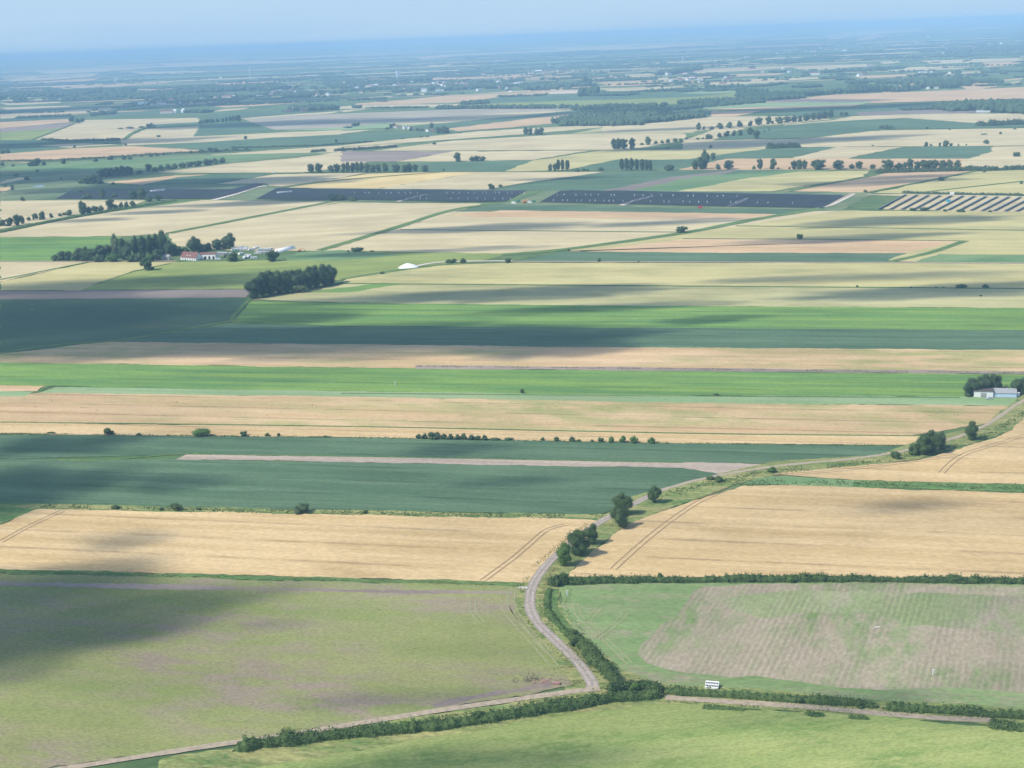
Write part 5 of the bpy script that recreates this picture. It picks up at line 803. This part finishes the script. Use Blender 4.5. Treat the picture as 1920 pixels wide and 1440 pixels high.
woods('plantation_wood', 'dense dark plantation in the upper centre', [belt(1062, 234, 1215, 232, 130, 11, 10), belt(1075, 224, 1225, 222, 330, 11, 12), belt(1090, 214, 1222, 210, 420, 11, 13), belt(1130, 237, 1310, 220, 70, 11, 10), belt(1230, 218, 1312, 214, 60, 7, 11)], 51)
woods('tree_belt', 'belts of distant trees across the upper middle', [belt(1078, 208, 1160, 203, 80, 9, 11), belt(1160, 205, 1290, 198, 60, 8, 11, -.15), belt(1230, 208, 1420, 192, 90, 7, 12, -.3), belt(1280, 196, 1500, 184, 120, 8, 13, -.3), belt(1400, 186, 1620, 172, 100, 9, 13, -.3), belt(1380, 181, 1500, 177, 90, 7, 13, -.2), belt(1600, 172, 1624, 171, 160, 14, 13), belt(1636, 172, 1655, 171, 120, 13, 12), belt(1658, 172, 1680, 170, 150, 10, 12), belt(1700, 170, 1713, 169, 60, 12, 12), belt(1745, 166, 1768, 164, 150, 12, 12), belt(1780, 160, 1820, 159, 240, 13, 13),
  belt(1765, 207, 1815, 205, 150, 13, 12), belt(1690, 207, 1790, 203, 60, 5, 10), belt(1815, 205, 1870, 203, 90, 6, 12), belt(1868, 212, 1960, 206, 420, 18, 13), belt(1835, 162, 1920, 158, 60, 4, 11, 0), belt(810, 204, 1080, 203, 50, 7, 12, -.18), belt(690, 203, 800, 202, 40, 3, 12), belt(865, 196, 915, 194, 90, 7, 12), belt(662, 203, 676, 202, 60, 6, 12), belt(714, 191, 722, 190, 40, 4, 12), belt(730, 183, 835, 178, 60, 4, 13, -.1), belt(655, 188, 720, 186, 60, 4, 13, -.1),
  belt(1090, 178, 1120, 177, 280, 14, 15), belt(1098, 160, 1106, 160, 60, 17, 15), belt(1120, 179, 1190, 178, 120, 5, 13), belt(1225, 172, 1280, 168, 100, 5, 14, -.1), belt(1330, 169, 1350, 168, 120, 9, 15), belt(1368, 166, 1378, 166, 80, 9, 14), belt(1320, 171, 1400, 168, 120, 5, 14), belt(1280, 172, 1300, 172, 80, 6, 14), belt(1390, 176, 1420, 176, 120, 9, 14), belt(1500, 165, 1530, 163, 100, 6, 14), belt(1590, 158, 1620, 156, 100, 7, 14), belt(1440, 178, 1490, 176, 60, 5, 14),
  belt(555, 208, 615, 204, 200, 9, 13), belt(530, 210, 560, 208, 60, 4, 13, -.1), belt(400, 197, 435, 196, 160, 6, 14), belt(320, 200, 440, 197, 50, 4, 14, -.1), belt(360, 212, 385, 210, 120, 6, 14), belt(170, 216, 215, 214, 60, 6, 12), belt(30, 222, 130, 218, 70, 4, 14, -.1), belt(670, 236, 676, 236, 30, 8, 10), belt(664, 237, 668, 237, 20, 8, 10), belt(650, 240, 665, 239, 30, 3, 10), belt(245, 206, 290, 203, 60, 4, 14), belt(28, 192, 50, 191, 120, 9, 14), belt(92, 190, 100, 190, 60, 5, 14)], 52)
cl = [belt(0, 183, 250, 172, 930, 7, 26, 0.05), belt(120, 188, 330, 178, 806, 7, 25, 0.05), belt(200, 195, 420, 190, 310, 5, 22, 0.10), belt(325, 184, 640, 177, 558, 6, 24, 0.10), belt(330, 172, 530, 163, 930, 7, 27, -0.05), belt(530, 165, 700, 162, 558, 5, 26, 0.15), belt(640, 172, 800, 168, 558, 6, 24, 0.05), belt(660, 158, 775, 155, 558, 7, 26, -0.05), belt(785, 168, 960, 162, 558, 7, 24, 0.00), belt(930, 168, 1100, 160, 558, 7, 24, 0.00),
      belt(840, 157, 1100, 147, 434, 5, 26, 0.20), belt(1090, 152, 1300, 146, 310, 4, 26, 0.15), belt(1280, 165, 1500, 158, 217, 4, 24, 0.33), belt(1290, 144, 1700, 130, 496, 5, 30, 0.33), belt(1480, 150, 1800, 140, 434, 5, 28, 0.35), belt(1260, 136, 1294, 135, 900, 9, 28.22), belt(1640, 132, 1920, 124, 310, 4, 28, 0.35), belt(1700, 145, 1920, 136, 310, 4, 27, 0.33), belt(1500, 158, 1760, 150, 198, 5, 24, 0.30), belt(1680, 158, 1770, 153, 300, 8, 22.22), belt(1860, 156, 1960, 148, 186, 8, 22, 0.25)]
woods('far_woods', 'far-off woods and hedgerow trees around the villages', cl, 53)
# beyond: a patchwork of woods, farmland and hedges running to the skyline
cl = []; rs = random.Random(9)
for i in range(900):
    D = 9000*math.exp(rs.uniform(0, 1.55)); x = rs.uniform(-.42, .42)*D; right = (x/D+.42)/.84
    if rs.random() > .16+.42*right: continue
    big = rs.random() < .35; L = rs.uniform(400, 2200) if big else rs.uniform(300, 1500); W = rs.uniform(150, 700) if big else rs.uniform(20, 60)
    cl.append((Vector((x, D, 0)), L, W, rs.uniform(-.5, .5), 34+D*.0022, 6, 10, -.1 if big else .0))
for i in range(170):
    D = 5600*math.exp(rs.uniform(0, .75)); x = rs.uniform(-.4, .4)*D; cl.append((Vector((x, D, 0)), rs.uniform(180, 1100), rs.uniform(8, 22) if rs.random() < .85 else rs.uniform(60, 130), rs.choice((A0, A0+.25, A0-.2, 1.2))+rs.uniform(-.08, .08), 13, 5, 9, -.05))
woods('horizon_woods', 'hazy woods and hedgerows reaching to the skyline', cl, 54)
n_ = 0
bands = [(5700, 150), (6000, 160), (6300, 180), (6650, 180), (7000, 200), (7400, 200), (7700, 230), (8050, 230), (8400, 250), (8800, 300), (9200, 350), (9700, 400), (10400, 700), (11800, 800), (13400, 1000), (15500, 1200), (18000, 1500), (20500, 1500), (23000, 1800), (26000, 2200), (30000, 2600), (34500, 3000), (40000, 4000)]
for y0, dd in bands:
    x = -.42*y0
    while x < .42*y0:
        w = rs.uniform(300, 1300) if y0 < 9500 else rs.uniform(400, 2000)*(1 if y0 < 18000 else 2.2)
        if rs.random() < (.5 if y0 < 9000 else (.85 if x < 0 else .68)):
            a0 = rs.uniform(-.12, .12)*w; dy = dd*(rs.uniform(.25, .6) if y0 < 16000 else rs.uniform(.4, .9)); yy = y0+rs.uniform(0, dd*.4); mt = MAT[rs.choice(('WP', 'WP', 'PK', 'WP0', 'WP', 'GL', 'WY'))]
            V = [(x, yy, 1), (x+w*.92, yy+a0, 1), (x+w*.86, yy+a0+dy, 1), (x+w*.08, yy+dy*.9, 1)]; 
            if y0 > 11500:
                Q = []; K = 12
                for i_ in range(K+1):
                    t_ = i_/K; b1 = Vector(V[0]).lerp(Vector(V[1]), t_); b2 = Vector(V[3]).lerp(Vector(V[2]), t_); Q += [(b1.x, b1.y, hill(b1.x, b1.y)+6), (b2.x, b2.y, hill(b2.x, b2.y)+6)]
                me = mesh_np('field', Q, [(2*i_, 2*i_+2, 2*i_+3, 2*i_+1) for i_ in range(K)])
            else: me = mesh_np('field', V, [(0, 1, 2, 3)])
            link('field', me, mt)['kind'] = 'structure'; n_ += 1
        x += w
# ------------------------------------------------------------------ clouds (above the frame): they throw the shadows on the fields
cm = bpy.data.materials.new('cloud_vapour'); cm.use_nodes = True; nt = cm.node_tree; nt.nodes.remove(nt.nodes['Principled BSDF']); vp = nt.nodes.new('ShaderNodeVolumePrincipled')
vp.inputs['Color'].default_value = (.98, .98, .98, 1); vp.inputs['Density'].default_value = .032; vp.inputs['Anisotropy'].default_value = .3; nt.links.new(vp.outputs[0], nt.nodes['Material Output'].inputs['Volume'])
CALT = 1000
def cloud(cx, cy, rx, ry, thick=150, seed=0, ang=0):
    thick *= .5
    """a cloud whose shadow falls around the field seen at (cx, cy)"""
    c = G(cx, cy); ex = (G(cx+rx, cy)-G(cx-rx, cy)).length/2; ey = (G(cx, cy-ry)-G(cx, cy+ry)).length/2
    bm = bmesh.new(); bmesh.ops.create_icosphere(bm, subdivisions=5, radius=1)
    for v in bm.verts:
        d = v.co.copy(); q = 1+.55*noise.noise(d*1.6+Vector((seed*3.1, 0, 0)))+.30*noise.noise(d*4+Vector((seed, 9, 0)))+.12*noise.noise(d*9+Vector((seed, 9, 0)))
        v.co = Vector((d.x*ex*q, d.y*ey*q, d.z*thick*.5*max(.15, q)))
    me = bpy.data.meshes.new('cloud'); bm.to_mesh(me); bm.free(); o = link('cloud', me, cm); o.location = c+S3*((CALT+random.uniform(-60, 60))/S3.z); o.rotation_euler.z = ang; o['kind'] = 'structure'
for i, a in enumerate([(-20, 1190, 160, 80, 380), (-70, 1120, 130, 40, 260), (190, 1195, 90, 24, 80), (740, 1312, 200, 14, 36), (235, 1015, 80, 20, 45), (490, 1175, 90, 8, 30), (0, 925, 170, 45, 130), (120, 835, 130, 18, 80), (330, 905, 90, 16, 60), (860, 843, 80, 10, 70), (950, 905, 130, 8, 40),
    (430, 640, 520, 26, 150), (100, 600, 440, 42, 120), (820, 640, 420, 20, 160), (1020, 655, 130, 16, 150), (1000, 549, 230, 11, 160), (1120, 578, 230, 7, 110), (1780, 546, 280, 11, 150), (1650, 520, 300, 7, 50), (1420, 525, 120, 5, 60), (750, 560, 200, 8, 110), (560, 598, 100, 9, 90), (1330, 600, 90, 7, 100), (250, 532, 280, 12, 130), (900, 428, 210, 6, 130), (1680, 415, 190, 8, 150), (1600, 447, 220, 6, 110), (1250, 418, 160, 4, 90), (880, 468, 120, 4, 60), (500, 380, 160, 4, 120), (300, 398, 90, 3, 100), (170, 414, 70, 3, 80), (700, 476, 120, 5, 90),
    (380, 345, 240, 9, 200), (100, 330, 190, 12, 180), (1480, 265, 230, 5, 160), (1350, 275, 180, 4, 150), (1640, 342, 180, 5, 90), (1700, 332, 120, 3, 80), (1050, 335, 90, 3, 80), (1700, 950, 130, 10, 40), (900, 1432, 330, 26, 60), (1640, 1312, 120, 14, 50), (1850, 1345, 160, 12, 40), (1500, 1345, 200, 10, 30), (120, 270, 220, 5, 150), (860, 222, 300, 4, 120), (1250, 243, 120, 2.5, 100), (500, 232, 160, 4, 120), (1500, 205, 300, 4, 150), (250, 200, 300, 5, 150), (1700, 385, 0.1, .1, 1)]):
    if a[2] > 1: cloud(*a, seed=i)
# ------------------------------------------------------------------ haze: one box of even air round the camera and the land
V, Fc = [], []; box(V, Fc, (0, 29600, (H+20-3)/2-1), (60800, 61200, H+20+3)); hm = bpy.data.materials.new('haze'); hm.use_nodes = True; nt = hm.node_tree; nt.nodes.remove(nt.nodes['Principled BSDF']); hv = nt.nodes.new('ShaderNodeVolumePrincipled')
hv.inputs['Color'].default_value = (.42, .68, 1, 1); hv.inputs['Absorption Color'].default_value = (0, 0, 0, 1); hv.inputs['Density'].default_value = HAZE_D = 0.000096; hv.inputs['Anisotropy'].default_value = -.15; nt.links.new(hv.outputs[0], nt.nodes['Material Output'].inputs['Volume'])
ho = link('haze', mesh_np('haze', V, Fc), hm); ho['kind'] = 'stuff'; ho['label'] = 'thin blue summer haze lying over the whole plain'
